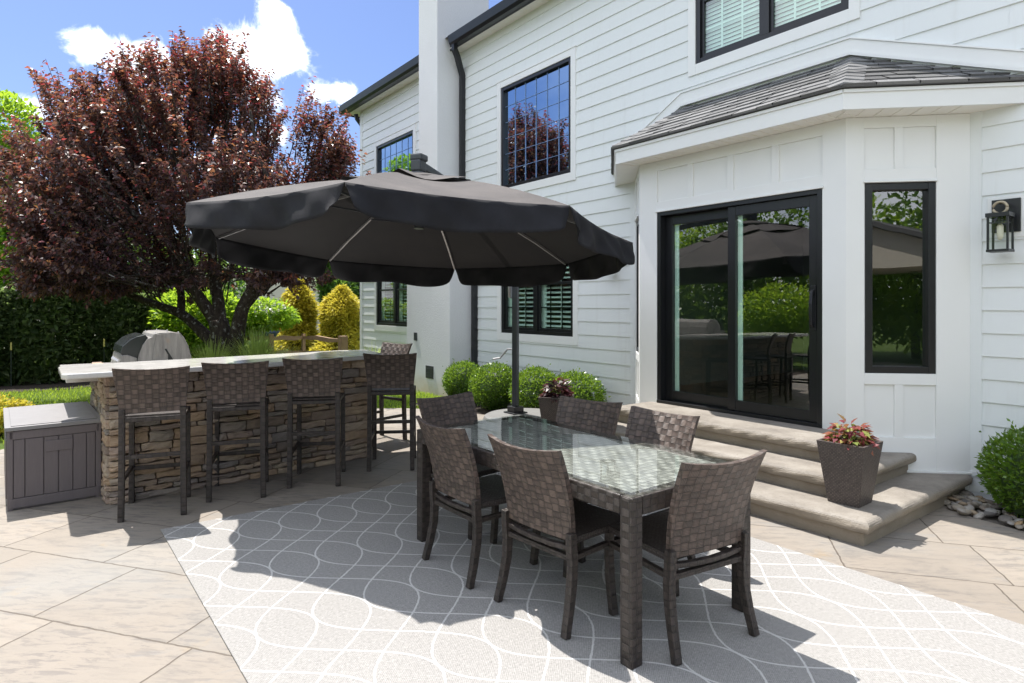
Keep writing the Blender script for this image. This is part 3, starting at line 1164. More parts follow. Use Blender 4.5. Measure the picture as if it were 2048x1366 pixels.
for a, t_, s1, s2 in ((ERs, TRs, Vector((-1, 0, 0)), Vector((.707, .707, 0))), (ELs, TLs, Vector((1, 0, 0)), Vector((-.707, .707, 0)))):
    for c in range(9):
        rf.cv = float(rng.random() * .6 + .3)
        p0, p1 = a.lerp(t_, c / 9), a.lerp(t_, min(1, (c + 1.3) / 9))
        lf = Vector((0, 0, .034 + .004 * (c % 2)))
        l2 = Vector((0, 0, .020))
        rf.add([p0 + s1 * .15 + l2 * .9, p0 + lf, p0 + s2 * .15 + l2 * .9, p1 + s1 * .15 + l2 * .4, p1 + l2 * 1.1, p1 + s2 * .15 + l2 * .4,
                p0 + s1 * .15, p0, p0 + s2 * .15],
               [(0, 1, 4, 3), (1, 2, 5, 4), (6, 7, 1, 0), (7, 8, 2, 1)])
hp(rf, 'bay_roof', M['shingle'])
fl = MB()
up1, up2 = .032, .17


def strip(a, b, z0, z1, y0, y1):
    fl.prism([(a.x, y0, a.z + z0), (b.x, y0, b.z + z0), (b.x, y0, b.z + z1), (a.x, y0, a.z + z1)], (0, y1 - y0, 0))


for a, b_ in ((TLs + Vector((-.06, 0, 0)), TRs + Vector((.0, 0, 0))), (TRs, WRs + Vector((.1, 0, -.03))), (WLs + Vector((.28, 0, .13)), TLs + Vector((-.06, 0, 0)))):
    strip(a, b_, .022, .055, YW - .050, YW - .002)
    strip(a, b_, .056, .175, YW - .034, YW - .002)
    strip(a, b_, .176, .190, YW - .046, YW - .002)
hp(fl, 'wall_flashing', M['trim'])

# main eave, gutter, roof
ea = MB()
XG0, XG1 = -14.20, 3.4
CH0, CH1 = -10.14, -9.48
ea.box(XG0, 5.84, 6.055, CH0 - .001, YW - .001, 6.07)
ea.box(CH1 + .001, 5.84, 6.055, XG1, YW - .001, 6.07)
for i in range(118):
    x = XG0 + .1 + i * .15
    if not (CH0 - .05 < x < CH1 + .05) and x < XG1:
        ea.box(x - .003, 5.85, 6.050, x + .003, YW - .03, 6.0549)
ea.box(XG0, YW, 6.055, XL - .021, 12.3, 6.07)
hp(ea, 'soffit', M['soffit'])
gt = MB()
for a, b_ in ((XG0, CH0 - .004), (CH1 + .16, XG1)):
    gt.prism([(a, 5.70, 6.195), (a, 5.725, 6.07), (a, 5.76, 6.025), (a, 5.845, 6.025), (a, 5.845, 6.20), (a, 5.82, 6.20), (a, 5.82, 6.05), (a, 5.77, 6.05), (a, 5.74, 6.08), (a, 5.722, 6.195)], (b_ - a, 0, 0))
gt.box(XG0, 5.846, 6.02, CH0 - .003, 5.87, 6.24)
gt.box(CH1 + .003, 5.846, 6.02, XG1, 5.87, 6.24)
gt.box(XG0 - .02, 5.72, 6.02, XG0 - .001, 12.3, 6.22)
hp(gt, 'gutter', M['black_metal'])
ds = MB()
rect = dict(w=.062, d=.082)
ds.sweep([(-9.22, 5.78, 6.03), (-9.22, 5.78, 5.95), (-9.26, 5.86, 5.86), (-9.37, 6.0, 5.70), (-9.385, 6.045, 5.60), (-9.385, 6.045, 5.45), (-9.385, 6.045, 3.4),
          (-9.38, 6.045, 3.2), (-9.02, 6.045, 2.75), (-9.0, 6.045, 2.6), (-9.0, 6.045, .05)], .075, .085)
hp(ds, 'downspout', M['black_metal'])
ds = MB()
ds.sweep([(XL - .06, 6.0, 6.0), (XL - .06, 6.02, 5.9), (XL - .06, 6.2, 5.7), (XL - .06, 6.25, 5.5), (XL - .06, 6.25, 0)], .06, .08)
hp(ds, 'downspout', M['black_metal'])
rr = MB()
rr.poly([(XG0 - .05, 5.74, 6.215), (XG1, 5.74, 6.215), (XG1, 9.2, 8.3), (XG0 + 3, 9.2, 8.3)])
rr.poly([(XG0 - .05, 5.74, 6.215), (XG0 + 3, 9.2, 8.3), (XG0 - .05, 12.3, 6.215)])
rr.poly([(XG0 + 3, 9.2, 8.3), (XG1, 9.2, 8.3), (XG1, 12.3, 6.215), (XG0 - .05, 12.3, 6.215)])
hp(rr, 'main_roof', M['shingle'])
ch = MB()
YC = 5.588
ch.prism([(-10.597, YC, -.1), (-9.066, YC, -.1), (-9.066, YC, 2.75), (-9.48, YC, 3.15), (-9.48, YC, 10.2), (-10.138, YC, 10.2), (-10.138, YC, 3.15), (-10.597, YC, 2.75)], (0, 1.1, 0))
chim = hp(ch, 'chimney', M['stucco'], bevel=.012)
cv = MB()
cv.box(-9.86, YC - .014, .255, -9.60, YC + .05, .475)
cv.box(-9.83, YC - .020, .285, -9.63, YC - .0145, .295)
cv.box(-9.83, YC - .020, .345, -9.63, YC - .0145, .353)
cv.box(-9.83, YC - .020, .420, -9.63, YC - .0145, .428)
hsub(cv, 'vent_cover', M['dark_grey_metal'], chim)
cv = MB()
cv.box(-10.30, YC - .012, .90, -10.19, YC + .05, 1.045)
hsub(cv, 'vent_cover', M['dark_grey_metal'], chim)


# ---- lanterns
def lantern(x, y, lab):
    L = empty('wall_lantern', (x, y, 1.96))
    tag(L, lab, 'wall lamp', 'wall lanterns beside the bay')
    b = MB()
    b.box(-.085, -.018, .16, .10, .002, .42)
    b.build('backplate', M['black_metal'], L, bevel=.002)
    b = MB()
    b.box(-.115, -.003, .12, .13, .010, .445)
    b.build('mounting_block', M['trim'], L, bevel=.002)
    b = MB()
    for sx in (-1, 1):
        for sy in (-1, 1):
            b.box(sx * .062 - .007, -.125 + sy * .062 - .007, .02, sx * .062 + .007, -.125 + sy * .062 + .007, .268)
    b.box(-.072, -.197, .0, .072, -.053, .019)
    b.box(-.076, -.201, .269, .076, -.049, .300)
    b.box(-.058, -.183, .222, .058, -.067, .230)
    b.tube([(0, -.125, .229), (0, -.125, .268)], .022, 10)
    b.tube([(0, -.019, .385), (0, -.105, .39), (0, -.125, .375)], .010, 8)
    b.build('lantern_frame', M['black_metal'], L)
    b = MB()
    b.tube([(.045 * math.cos(a), -.128, .342 + .045 * math.sin(a)) for a in np.linspace(0, 2 * math.pi, 21)], .011, 8)
    b.build('ring', M['brass'], L, smooth=True)
    b = MB()
    b.lathe([(.002, .09), (.016, .10), (.022, .13), (.022, .20), (.012, .222)], (0, -.125, 0), 12)
    b.build('bulb', M['bulb'], L, smooth=True)
    b = MB()
    for q in ([(-.055, -.187, .02), (.055, -.187, .02), (.055, -.187, .268), (-.055, -.187, .268)],
              [(.062, -.18, .02), (.062, -.07, .02), (.062, -.07, .268), (.062, -.18, .268)],
              [(-.062, -.07, .02), (-.062, -.18, .02), (-.062, -.18, .268), (-.062, -.07, .268)]):
        b.poly(q)
    b.build('glass', M['lamp_glass'], L)


lantern(-1.585, YW - .02, 'black box lantern with brass ring right of the bay window')
lantern(-5.76, YW - .02, 'black box lantern half hidden behind the umbrella, left of the sliding door')

# ================================================================== STEPS
stp = tag(empty('stone_steps', (-3.4, 5.0, 0)), 'three wide brown concrete steps with rounded nosings below the sliding door', 'steps')


def step(x0, x1, yf, yb, ztop, rise):
    r = .042
    b = MB()
    b.box(x0 + .05, yf + .05, ztop - rise - .01, x1 - .05, yb, ztop - 2 * r + .004)
    rings = []
    n = 10
    zc = ztop - r
    for i in range(n + 1):
        a = -math.pi / 2 + math.pi * i / n
        ins = r * (1 - math.cos(a))
        z = zc + r * math.sin(a)
        rings.append([(x0 + ins, yf + ins, z), (x1 - ins, yf + ins, z), (x1 - ins, yb, z), (x0 + ins, yb, z)])
    # subdivide long edges for an uneven cast edge
    pts, m = [], None
    for rg in rings:
        row = []
        for k in range(3):
            p0, p1 = Vector(rg[(k + 3) % 4]), Vector(rg[k])
            seg = 34 if k == 1 else 10
            for j in range(seg):
                row.append(p0.lerp(p1, j / seg))
        row.append(Vector(rg[2]))
        m = len(row)
        pts += row
    out = []
    for p in pts:
        w = .004 * math.sin(p.x * 23 + p.y * 31) + .003 * math.sin(p.x * 57 + p.z * 90 + p.y * 44)
        dx = w if p.x > x1 - .1 else (-w if p.x < x0 + .1 else 0)
        dy = w if p.y < yf + .1 else 0
        out.append((p.x + dx, p.y + dy, p.z))
    fs = [(i * m + j, i * m + j + 1, (i + 1) * m + j + 1, (i + 1) * m + j) for i in range(n) for j in range(m - 1)]
    fs.append(tuple(n * m + j for j in range(m)))
    fs.append(tuple(range(m - 1, -1, -1)))
    b.add(out, fs)
    o = b.build('step', M['concrete'], None, smooth=False, bevel=0)
    o.parent = stp
    o.matrix_parent_inverse = Matrix.Translation((3.4, -5.0, 0))


step(-5.15, -1.795, 4.19, 6.05, .172, .18)
step(-4.88, -2.10, 4.50, 5.80, .332, .16)
step(-4.62, -2.33, 4.83, 5.46, .490, .158)


# ================================================================== PLANTERS
def planter(name, x, y, z, sc, rz, lab, matl, red, n, hgt):
    t = tag(empty(name, (x, y, z), rz), lab, 'planter', 'square wicker planters')
    b = MB()
    h, a, c = .43 * sc, .105 * sc, .160 * sc
    rim = .018
    prof = [(a, 0), (c, h)]
    lo = [(-a, -a, 0), (a, -a, 0), (a, a, 0), (-a, a, 0)]
    hi = [(-c, -c, h), (c, -c, h), (c, c, h), (-c, c, h)]
    ci = c - rim
    hi2 = [(-ci, -ci, h), (ci, -ci, h), (ci, ci, h), (-ci, ci, h)]
    so_ = [(-ci + .01, -ci + .01, h - .05), (ci - .01, -ci + .01, h - .05), (ci - .01, ci - .01, h - .05), (-ci + .01, ci - .01, h - .05)]
    b.add(lo + hi + hi2 + so_, [(3, 2, 1, 0)] + [(i, (i + 1) % 4, 4 + (i + 1) % 4, 4 + i) for i in range(4)] +
          [(4 + i, 4 + (i + 1) % 4, 8 + (i + 1) % 4, 8 + i) for i in range(4)] + [(8 + i, 8 + (i + 1) % 4, 12 + (i + 1) % 4, 12 + i) for i in range(4)])
    b.build('pot', M['planter'], t, bevel=.004)
    b = MB()
    b.poly([(q[0], q[1], h - .035) for q in so_])
    b.build('soil', M['soil'], t)
    d = rdir(n)
    d[:, 2] = np.abs(d[:, 2])
    rr_ = rng.uniform(.35, 1., n) ** .6
    P = d * rr_[:, None] * np.array([c * .82, c * .82, hgt]) + np.array([0, 0, h - .03])
    A = d * np.array([1, 1, .25]) + rng.normal(0, .25, (n, 3)) + np.array([0, 0, -.05])
    N = d + np.array([0, 0, .8]) + rng.normal(0, .2, (n, 3))
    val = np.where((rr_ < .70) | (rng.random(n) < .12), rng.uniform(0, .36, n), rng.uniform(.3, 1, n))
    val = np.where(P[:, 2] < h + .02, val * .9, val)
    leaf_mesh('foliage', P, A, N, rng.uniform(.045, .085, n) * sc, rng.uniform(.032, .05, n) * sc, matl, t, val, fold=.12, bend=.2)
    return t


planter('planter', -2.075, 4.555, .172, 1., R(2), 'square brown wicker planter with pink and red coleus on the lowest step', M['coleus'], True, 230, .165)
pq = px(1113, 610, 7.3)
planter('planter', pq.x, pq.y, .0, 1.16, R(40), 'dark wicker planter with maroon foliage standing before the clipped bushes', M['dark_coleus'], False, 240, .22)


# ================================================================== DINING SET
def arc(u, w, depth):
    return -depth * (1 - (2 * u / w) ** 2)


def back_sheet(b, w0, w1, z0, z1, y0, y1, curve, th, dip):
    nu, nv = 12, 10

    def surf(off):
        def fn(i, j):
            f = j
            z = z0 + (z1 - z0) * f
            w = w0 + (w1 - w0) * f
            x = (i - .5) * w
            q = (2 * i - 1) ** 2
            y = y0 + (y1 - y0) * (f ** 1.8) - curve * (1 - q) * (.45 + .55 * f)
            zz = z - dip * (1 - q) * f
            return (x, y + off, zz)
        return fn
    fa_, fb_ = surf(-th / 2), surf(th / 2)
    b.grid(fb_, nu, nv)
    b.add([fa_(i / nu, j / nv) for i in range(nu + 1) for j in range(nv + 1)],
          [(i * (nv + 1) + j + 1, (i + 1) * (nv + 1) + j + 1, (i + 1) * (nv + 1) + j, i * (nv + 1) + j) for i in range(nu) for j in range(nv)])
    for j in range(nv):
        for i, fl_ in ((0, 1), (1, 0)):
            q = [fa_(i, j / nv), fa_(i, (j + 1) / nv), fb_(i, (j + 1) / nv), fb_(i, j / nv)]
            b.poly(q[::-1] if not fl_ else q)
    for i in range(nu):
        b.poly([fa_(i / nu, 1), fa_((i + 1) / nu, 1), fb_((i + 1) / nu, 1), fb_(i / nu, 1)])
        b.poly([fa_((i + 1) / nu, 0), fa_(i / nu, 0), fb_(i / nu, 0), fb_((i + 1) / nu, 0)])


def make_chair():
    t = empty('dining_chair')
    b = MB()
    back_sheet(b, .455, .505, .43, .875, -.205, -.325, .036, .028, .020)
    b.build('backrest', M['wicker'], t, bevel=.004)
    b = MB()
    b.box(-.225, -.20, .405, .225, .245, .440)
    b.build('seat', M['wicker_fine'], t, bevel=.010)
    for sx in (-1, 1):
        b = MB()
        x = sx * .232
        b.sweep([(x, -.225, .47), (x, -.222, .40), (x, -.215, .32), (x, -.222, .22), (x * 1.02, -.245, .11), (x * 1.05, -.275, .0)], .038, [.04, .044, .044, .042, .038, .034])
        b.build('leg', M['wicker_leg'], t, bevel=.004)
        b = MB()
        x = sx * .215
        b.sweep([(x, .225, .41), (x, .228, .30), (x * .98, .222, .15), (x * .95, .205, .0)], .038, .036)
        b.build('leg', M['wicker_leg'], t, bevel=.004)
    b = MB()
    crv = [(-.215, -.212, .395), (-.11, -.228, .392), (0, -.235, .391), (.11, -.228, .392), (.215, -.212, .395)]
    b.sweep(crv, .030, .022, side=(0, 1, 0))
    b.sweep([(-.215, -.215, .348), (.215, -.215, .348)], .030, .026, side=(0, 1, 0))
    b.sweep([(-.2, .226, .352), (.2, .226, .352)], .028, .026, side=(0, 1, 0))
    for sx in (-1, 1):
        b.sweep([(sx * .226, -.20, .350), (sx * .217, .215, .353)], .028, .026, side=(1, 0, 0))
    b.build('seat_frame', M['wicker_leg'], t, bevel=.003)
    return t


CH = [(-3.105, 2.165, 0, 'brown wicker dining chair on the near side, beside the table leg at its left end'),
      (-2.425, 2.215, 4, 'brown wicker dining chair with frayed top rail, in the middle of the near side'),
      (-1.955, 2.475, 82, 'brown wicker dining chair pulled up at the near right end of the table'),
      (-3.135, 2.825, 193, 'brown wicker dining chair on the far side in front of the dark planter'),
      (-2.555, 2.835, 182.5, 'brown wicker dining chair on the far side, half sunlit, nearest the steps'),
      (-3.690, 2.475, -82.5, 'brown wicker dining chair at the far left end of the table, facing the camera')]
proto = make_chair()
for i, (x, y, a, lab) in enumerate(CH):
    o = proto if i == 0 else copy_tree(proto)
    o.location = (x, y, .010)
    o.rotation_euler = (0, 0, R(a))
    tag(o, lab, 'chair', 'wicker dining chairs around the glass table')

tb = tag(empty('dining_table', (-2.735, 2.45, .010)), 'long rectangular wicker dining table with glass top on the rug', 'table')
TX, TY, TZ = .935, .445, .725
b = MB()
for sy in (-1, 1):
    b.box(-TX + .071, sy * (TY - .036) - .035, TZ - .085, TX - .071, sy * (TY - .036) + .035, TZ)
for sx in (-1, 1):
    b.box(sx * (TX - .036) - .035, -TY + .071, TZ - .084, sx * (TX - .036) + .035, TY - .071, TZ - .001)
b.build('apron', M['wicker_leg'], tb, bevel=.006)
b = MB()
b.box(-TX + .0715, -TY + .0715, TZ - .03, TX - .0715, TY - .0715, TZ - .004)
b.build('woven_top', M['table_weave'], tb)
b = MB()
b.box(-TX + .012, -TY + .012, TZ + .001, TX - .012, TY - .012, TZ + .009)
b.build('glass_top', M['table_glass'], tb)
for sx in (-1, 1):
    for sy in (-1, 1):
        b = MB()
        b.box(sx * (TX - .036) - .0345, sy * (TY - .036) - .0345, 0, sx * (TX - .036) + .0345, sy * (TY - .036) + .0345, TZ - .0015)
        b.build('leg', M['wicker_leg'], tb, bevel=.006)


# ================================================================== BAR
def lerp_curve(C, n):
    C = [Vector((*c, 0)) for c in C]
    d = [0]
    for i in range(1, len(C)):
        d.append(d[-1] + (C[i] - C[i - 1]).length)

    def at(s):
        for i in range(1, len(C)):
            if s <= d[i] or i == len(C) - 1:
                f = (s - d[i - 1]) / (d[i] - d[i - 1])
                return C[i - 1].lerp(C[i], f)
    return at, d[-1]


barf, barL = lerp_curve([(-5.785, .47), (-5.82, 1.0), (-5.875, 1.55), (-5.965, 2.30), (-6.02, 2.72)], 0)
bar = tag(empty('outdoor_bar', (-6.4, 1.5, 0)), 'long curved outdoor bar of stacked tan stone with pale granite counter', 'bar')
OB = Matrix.Translation((6.4, -1.5, 0))
b = MB()


def stone(b, org, dx, nrm, w, h, pr, seed):
    """one rough stone: face centred on org, dx along the course, nrm outward"""
    r_ = np.random.default_rng(seed)
    nu, nv = 5, 4
    gp = .006
    up = Vector((0, 0, 1))
    tw = r_.uniform(-.012, .012)
    ph = r_.uniform(0, 6.28, 4)
    pts = []
    for i in range(nu + 1):
        for j in range(nv + 1):
            u, v = i / nu, j / nv
            ed = min(1, min(u, 1 - u) * nu * .6 + .62) * min(1, min(v, 1 - v) * nv * .6 + .66)
            x = gp + u * (w - 2 * gp)
            z = gp * .7 + v * (h - 1.4 * gp)
            if 0 < i < nu or 0 < j < nv:
                x += .004 * math.sin(9 * v + ph[0]) * (0 < i < nu or 1)
                z += .005 * math.sin(7 * u + ph[1])
            y = pr * (.35 + .65 * ed) + (u - .5) * tw + .006 * math.sin(8 * u + ph[2]) * math.sin(6 * v + ph[3]) + r_.uniform(-.003, .003)
            pts.append(org + dx * x + up * z + nrm * y)
    n0 = len(pts)
    fs = [(i * (nv + 1) + j, (i + 1) * (nv + 1) + j, (i + 1) * (nv + 1) + j + 1, i * (nv + 1) + j + 1) for i in range(nu) for j in range(nv)]
    rim = [i * (nv + 1) for i in range(nu + 1)] + [nu * (nv + 1) + j for j in range(1, nv + 1)] + [i * (nv + 1) + nv for i in range(nu - 1, -1, -1)] + [j for j in range(nv - 1, 0, -1)]
    for q in rim:
        pts.append(pts[q] - nrm * (.05 + pr))
    m = len(rim)
    fs += [(rim[i], n0 + i, n0 + (i + 1) % m, rim[(i + 1) % m]) for i in range(m)]
    b.add(pts, fs)


z = 0.0
sd = 0
while z < .985:
    h = float(rng.choice([.045, .055, .066, .078, .09, .105], p=[.14, .22, .26, .2, .12, .06]))
    if z + h > .93:
        h = 1.005 - z
    s = 0.0
    first = True
    while s < barL - .02:
        w = float(rng.uniform(.13, .36))
        if s + w > barL - .09:
            w = barL - s
        p0, p1 = barf(s), barf(min(s + w, barL))
        dv = (p1 - p0).normalized()
        nv_ = Vector((dv.y, -dv.x, 0))
        b.cv = float(rng.random())
        sd += 1
        if h > .085 and rng.random() < .28 and w < .3:
            stone(b, p0 + Vector((0, 0, z)), dv, nv_, w, h * .52, .022 + rng.uniform(0, .022), sd)
            b.cv = float(rng.random())
            stone(b, p0 + Vector((0, 0, z + h * .52)), dv, nv_, w, h * .48, .022 + rng.uniform(0, .022), sd + 5000)
        else:
            stone(b, p0 + Vector((0, 0, z)), dv, nv_, w, h, .022 + rng.uniform(0, .026), sd)
        s += w
    # left end face and right end face
    for o_, dv, nv_, LL in ((Vector((-7.25, .47, 0)), Vector((1, 0, 0)), Vector((0, -1, 0)), 1.465), (barf(barL), Vector((-.96, .28, 0)).normalized(), Vector((.28, .96, 0)).normalized(), .62)):
        s = 0.
        while s < LL - .02:
            w = float(rng.uniform(.12, .32))
            if s + w > LL - .08:
                w = LL - s
            b.cv = float(rng.random())
            sd += 1
            stone(b, o_ + dv * s + Vector((0, 0, z)), dv, nv_, w, h, .018 + rng.uniform(0, .02), sd)
            s += w
    z += h
core = [(p_.x - .035, p_.y) for p_ in (barf(0.03), barf(.6), barf(1.2), barf(1.8), barf(barL - .01))]
b.cv = 0.
b.prism([(x, y, 0) for x, y in core] + [(-6.6, 2.86, 0), (-7.22, 2.7, 0), (-7.22, .50, 0)], (0, 0, .90))
b.prism([(x, y, .90) for x, y in core] + [(-6.55, 2.84, .90), (-6.35, 1.6, .90), (-6.30, .50, .90)], (0, 0, .105))
o = b.build('stone_veneer', M['stone'])
o.parent = bar
o.matrix_parent_inverse = OB
b = MB()
ctf, cl_ = lerp_curve([(-5.565, .20), (-5.585, .95), (-5.645, 1.75), (-5.76, 2.30), (-5.87, 2.72)], 0)
fr_ = [ctf(cl_ * i / 14) for i in range(15)]
bkp = [(-6.58, 2.98), (-6.70, 2.70), (-6.60, 2.13), (-6.52, 1.44), (-6.46, .84), (-6.40, .30), (-6.34, .215)]
poly = [(-5.62, .165)] + [(q.x, q.y) for q in fr_] + [(-5.92, 2.82), (-6.0, 2.88)] + bkp + [(-6.28, .165)]
b.prism([(x, y, 1.008) for x, y in poly], (0, 0, .042))
o = b.build('counter_top', M['counter'], bevel=.010)
o.parent = bar
o.matrix_parent_inverse = OB
b = MB()
b.prism([(x, y, .905) for x, y in [(-6.36, .30), (-6.44, .84), (-6.50, 1.44), (-6.58, 2.1), (-6.64, 2.75), (-7.9, 2.6), (-7.9, .22), (-6.36, .22)]], (0, 0, .035))
o = b.build('grill_counter', M['counter'], bevel=.006)
o.parent = bar
o.matrix_parent_inverse = OB
b = MB()
b.box(-7.82, .50, 0, -7.24, 2.6, .904)
o = b.build('cabinet', M['stone'])
o.parent = bar
o.matrix_parent_inverse = OB

# grill
gx, g1 = -6.98, -7.72
gr = tag(empty('gas_grill', (-7.35, 1.05, .94)), 'weathered stainless steel gas grill with rounded hood behind the bar counter', 'grill')
GO = Matrix.Translation((7.35, -1.05, -.94))


def gpart(mb, nm, mt, **kw):
    o = mb.build(nm, mt, None, **kw)
    o.parent = gr
    o.matrix_parent_inverse = GO


prof = [(.795, .942), (.800, .998), (.814, 1.075), (.846, 1.165), (.886, 1.222), (.926, 1.240), (.940, 1.268), (.987, 1.279), (1.08, 1.283), (1.166, 1.274),
        (1.204, 1.228), (1.243, 1.14), (1.272, 1.02), (1.280, .942)]
b = MB()
b.prism([(gx, y, z) for y, z in prof], (-.03, 0, 0))
gpart(b, 'side_panel', M['steel'], bevel=.006)
b = MB()
b.prism([(g1, y, z) for y, z in prof], (.03, 0, 0))
gpart(b, 'side_panel', M['steel'], bevel=.006)
b = MB()
b.prism([(gx - .031, y, z - .004) for y, z in prof[4:]] + [(gx - .031, .90, .942)], (g1 + .062 - gx, 0, 0))
b.prism([(gx + .001, y, z) for y, z in [(.955, .96), (.925, 1.0), (.935, 1.12), (.96, 1.262), (1.08, 1.278), (1.16, 1.268), (1.19, 1.22), (1.23, 1.13), (1.258, 1.02), (1.262, .96)]], (.006, 0, 0))
gpart(b, 'hood', M['steel'], bevel=.008)
b = MB()
b.prism([(gx - .032, y, z) for y, z in [(.80, .95), (.66, 1.09), (.68, 1.155), (.74, 1.215), (.80, 1.245), (.87, 1.262), (.90, 1.225)]], (g1 + .064 - gx, 0, 0))
gpart(b, 'lid_front', M['grill_black'], bevel=.006)
b = MB()
b.prism([(gx - .01, y, z) for y, z in [(.795, .942), (.64, .942), (.672, 1.07), (.72, 1.075), (.80, 1.04)]], (g1 + .02 - gx, 0, 0))
gpart(b, 'control_panel', M['steel'], bevel=.006)
b = MB()
b.prism([(gx + .008, y, z) for y, z in [(1.03, 1.118), (1.045, 1.122), (1.12, .985), (1.11, .97), (1.06, 1.0), (1.06, 1.06)]], (.003, 0, 0))
gpart(b, 'handle_slot', M['grill_black'])
for i in range(4):
    b = MB()
    b.lathe([(.020, 0), (.022, .012), (.008, .03)], (-7.12 - .14 * i, .655, 1.0), 10)
    gpart(b, 'knob', M['alu'])
for xx in (-7.03, -7.68):
    for y, z in ((.955, 1.272), (1.06, 1.284), (1.16, 1.276)):
        b = MB()
        b.lathe([(.007, 0), (.007, .005), (.003, .009)], (xx, y, z), 8)
        gpart(b, 'rivet', M['alu'])
b = MB()
b.lathe([(.12, .0), (.145, .028), (.138, .03), (.11, .012)], (-6.93, .36, .941), 20)
o = b.build('shallow_dish', M['counter'], smooth=False)
tag(o, 'shallow pale dish resting on the lower counter beside the grill', 'dish')


def make_stool():
    t = empty('bar_stool')
    b = MB()
    back_sheet(b, .420, .490, .772, 1.105, -.222, -.305, .030, .028, .014)
    b.build('backrest', M['wicker'], t, bevel=.004)
    b = MB()
    b.box(-.19, -.205, .700, .19, .215, .738)
    b.build('seat', M['wicker_fine'], t, bevel=.008)
    for sx in (-1, 1):
        b = MB()
        b.sweep([(sx * .195, -.232, .80), (sx * .195, -.230, .70), (sx * .196, -.232, .35), (sx * .200, -.242, 0)], .040, .040)
        b.build('leg', M['wicker_leg'], t, bevel=.004)
        b = MB()
        b.sweep([(sx * .195, .215, .735), (sx * .195, .218, .35), (sx * .198, .226, 0)], .038, .038)
        b.build('leg', M['wicker_leg'], t, bevel=.004)
    b = MB()
    b.sweep([(-.18, -.230, .722), (.18, -.230, .722)], .034, .028, side=(0, 1, 0))
    b.sweep([(-.18, -.230, .748), (.18, -.230, .748)], .016, .012, side=(0, 1, 0))
    for sx in (-1, 1):
        b.sweep([(sx * .195, -.215, .722), (sx * .195, .20, .722)], .026, .028, side=(1, 0, 0))
    b.build('seat_frame', M['wicker_leg'], t, bevel=.003)
    for nm, pa, pb, sd_ in (('footrest', (-.18, -.234, .455), (.18, -.234, .455), (0, 1, 0)), ('footrest', (-.18, .220, .27), (.18, .220, .27), (0, 1, 0)),
                            ('footrest', (-.197, -.22, .285), (-.197, .21, .285), (1, 0, 0)), ('footrest', (.197, -.22, .285), (.197, .21, .285), (1, 0, 0))):
        b = MB()
        b.sweep([pa, pb], .026, .030, side=sd_)
        b.build(nm, M['wicker_leg'], t, bevel=.003)
    return t


ST = [(-5.46, .755, 76, 'brown wicker bar stool nearest the storage box, at the left end of the bar'),
      (-5.55, 1.372, 71, 'second brown wicker bar stool counting from the storage box'),
      (-5.50, 2.020, 62, 'brown wicker bar stool between the second and the dark right-hand stool along the bar front'),
      (-5.582, 2.792, 59, 'dark shaded wicker bar stool at the right corner of the bar front'),
      (-6.65, 3.13, 195, 'brown wicker bar stool round the far end of the bar, before the chimney')]
proto = make_stool()
for i, (x, y, a, lab) in enumerate(ST):
    o = proto if i == 0 else copy_tree(proto)
    o.location = (x, y, 0)
    o.rotation_euler = (0, 0, R(a))
    tag(o, lab, 'bar stool', 'wicker bar stools at the stone bar')

# ================================================================== STORAGE BOX
bx = tag(empty('storage_box', (-6.645, .125, 0), R(2.)), 'brown grey resin storage box with pale weathered lid, left of the bar', 'storage box')
BL = Matrix.Rotation(R(0), 4, 'Z')
b = MB()
W2, D2, HB = .295, .575, .60
b.prism([(-D2, -W2, .0), (D2 + .0, -W2, .0), (D2 + .0, W2, .0), (-D2, W2, .0)], (0, 0, HB))
# planks on the +x face (the long face turned to the camera) and the sides
ys = [-W2 + .035, -.19, -.075, .018, .11, .20, W2 - .035]
for i in range(len(ys) - 1):
    b.box(D2 + .0005, ys[i] + .003, .09, D2 + .012, ys[i + 1] - .003, .53)
b.box(D2 + .0005, -W2 + .01, .015, D2 + .016, W2 - .01, .086)
b.box(D2 + .0005, -W2 + .01, .534, D2 + .014, W2 - .01, HB - .004)
b.box(D2 + .0125, -.073, .415, D2 + .019, .108, .500)
b.box(D2 + .001, -W2 - .002, .0, D2 + .014, -W2 + .033, HB)
b.box(D2 + .001, W2 - .033, .0, D2 + .014, W2 + .002, HB)
for sy in (-1, 1):
    for i in range(9):
        b.box(-D2 + .03 + i * .125, sy * (W2 + .0005), .09, -D2 + .03 + i * .125 + .118, sy * (W2 + .011), .53)
b.build('body', M['plastic'], bx, bevel=.004)
b = MB()
b.box(-D2 - .02, -W2 - .018, HB + .001, D2 + .026, W2 + .018, HB + .030)
b.box(-D2 + .02, -W2 + .02, HB + .0305, D2 - .016, W2 - .02, HB + .036)
b.build('lid', [M['plastic_lid']], bx, bevel=.006)

# ================================================================== UMBRELLA
RIM = [Vector(v) for v in [(-4.947, .869, 2.276), (-3.627, 1.497, 2.291), (-3.132, 2.874, 2.218), (-3.760, 4.198, 2.099), (-5.140, 4.685, 2.005),
                           (-6.460, 4.057, 1.990), (-6.955, 2.680, 2.063), (-6.327, 1.356, 2.182)]]
CEN = Vector((-5.043, 2.777, 2.141))
ux = (RIM[2] - CEN).normalized()
un = (RIM[2] - CEN).cross(RIM[4] - CEN).normalized()
if un.z < 0: un = -un
APEX = CEN + un * .565
POLE = px(1031, 610, 7.85)
POLE.z = 0
um = tag(empty('cantilever_umbrella', (POLE.x, POLE.y, 0)), 'large black octagonal cantilever umbrella over the patio on a dark pole', 'umbrella')
UO = Matrix.Translation((-POLE.x, -POLE.y, 0))


def upart(mb, nm, mt, par=None, **kw):
    o = mb.build(nm, mt, None, **kw)
    if par is None:
        o.parent = um
        o.matrix_parent_inverse = UO
    else:
        o.parent = par
    return o


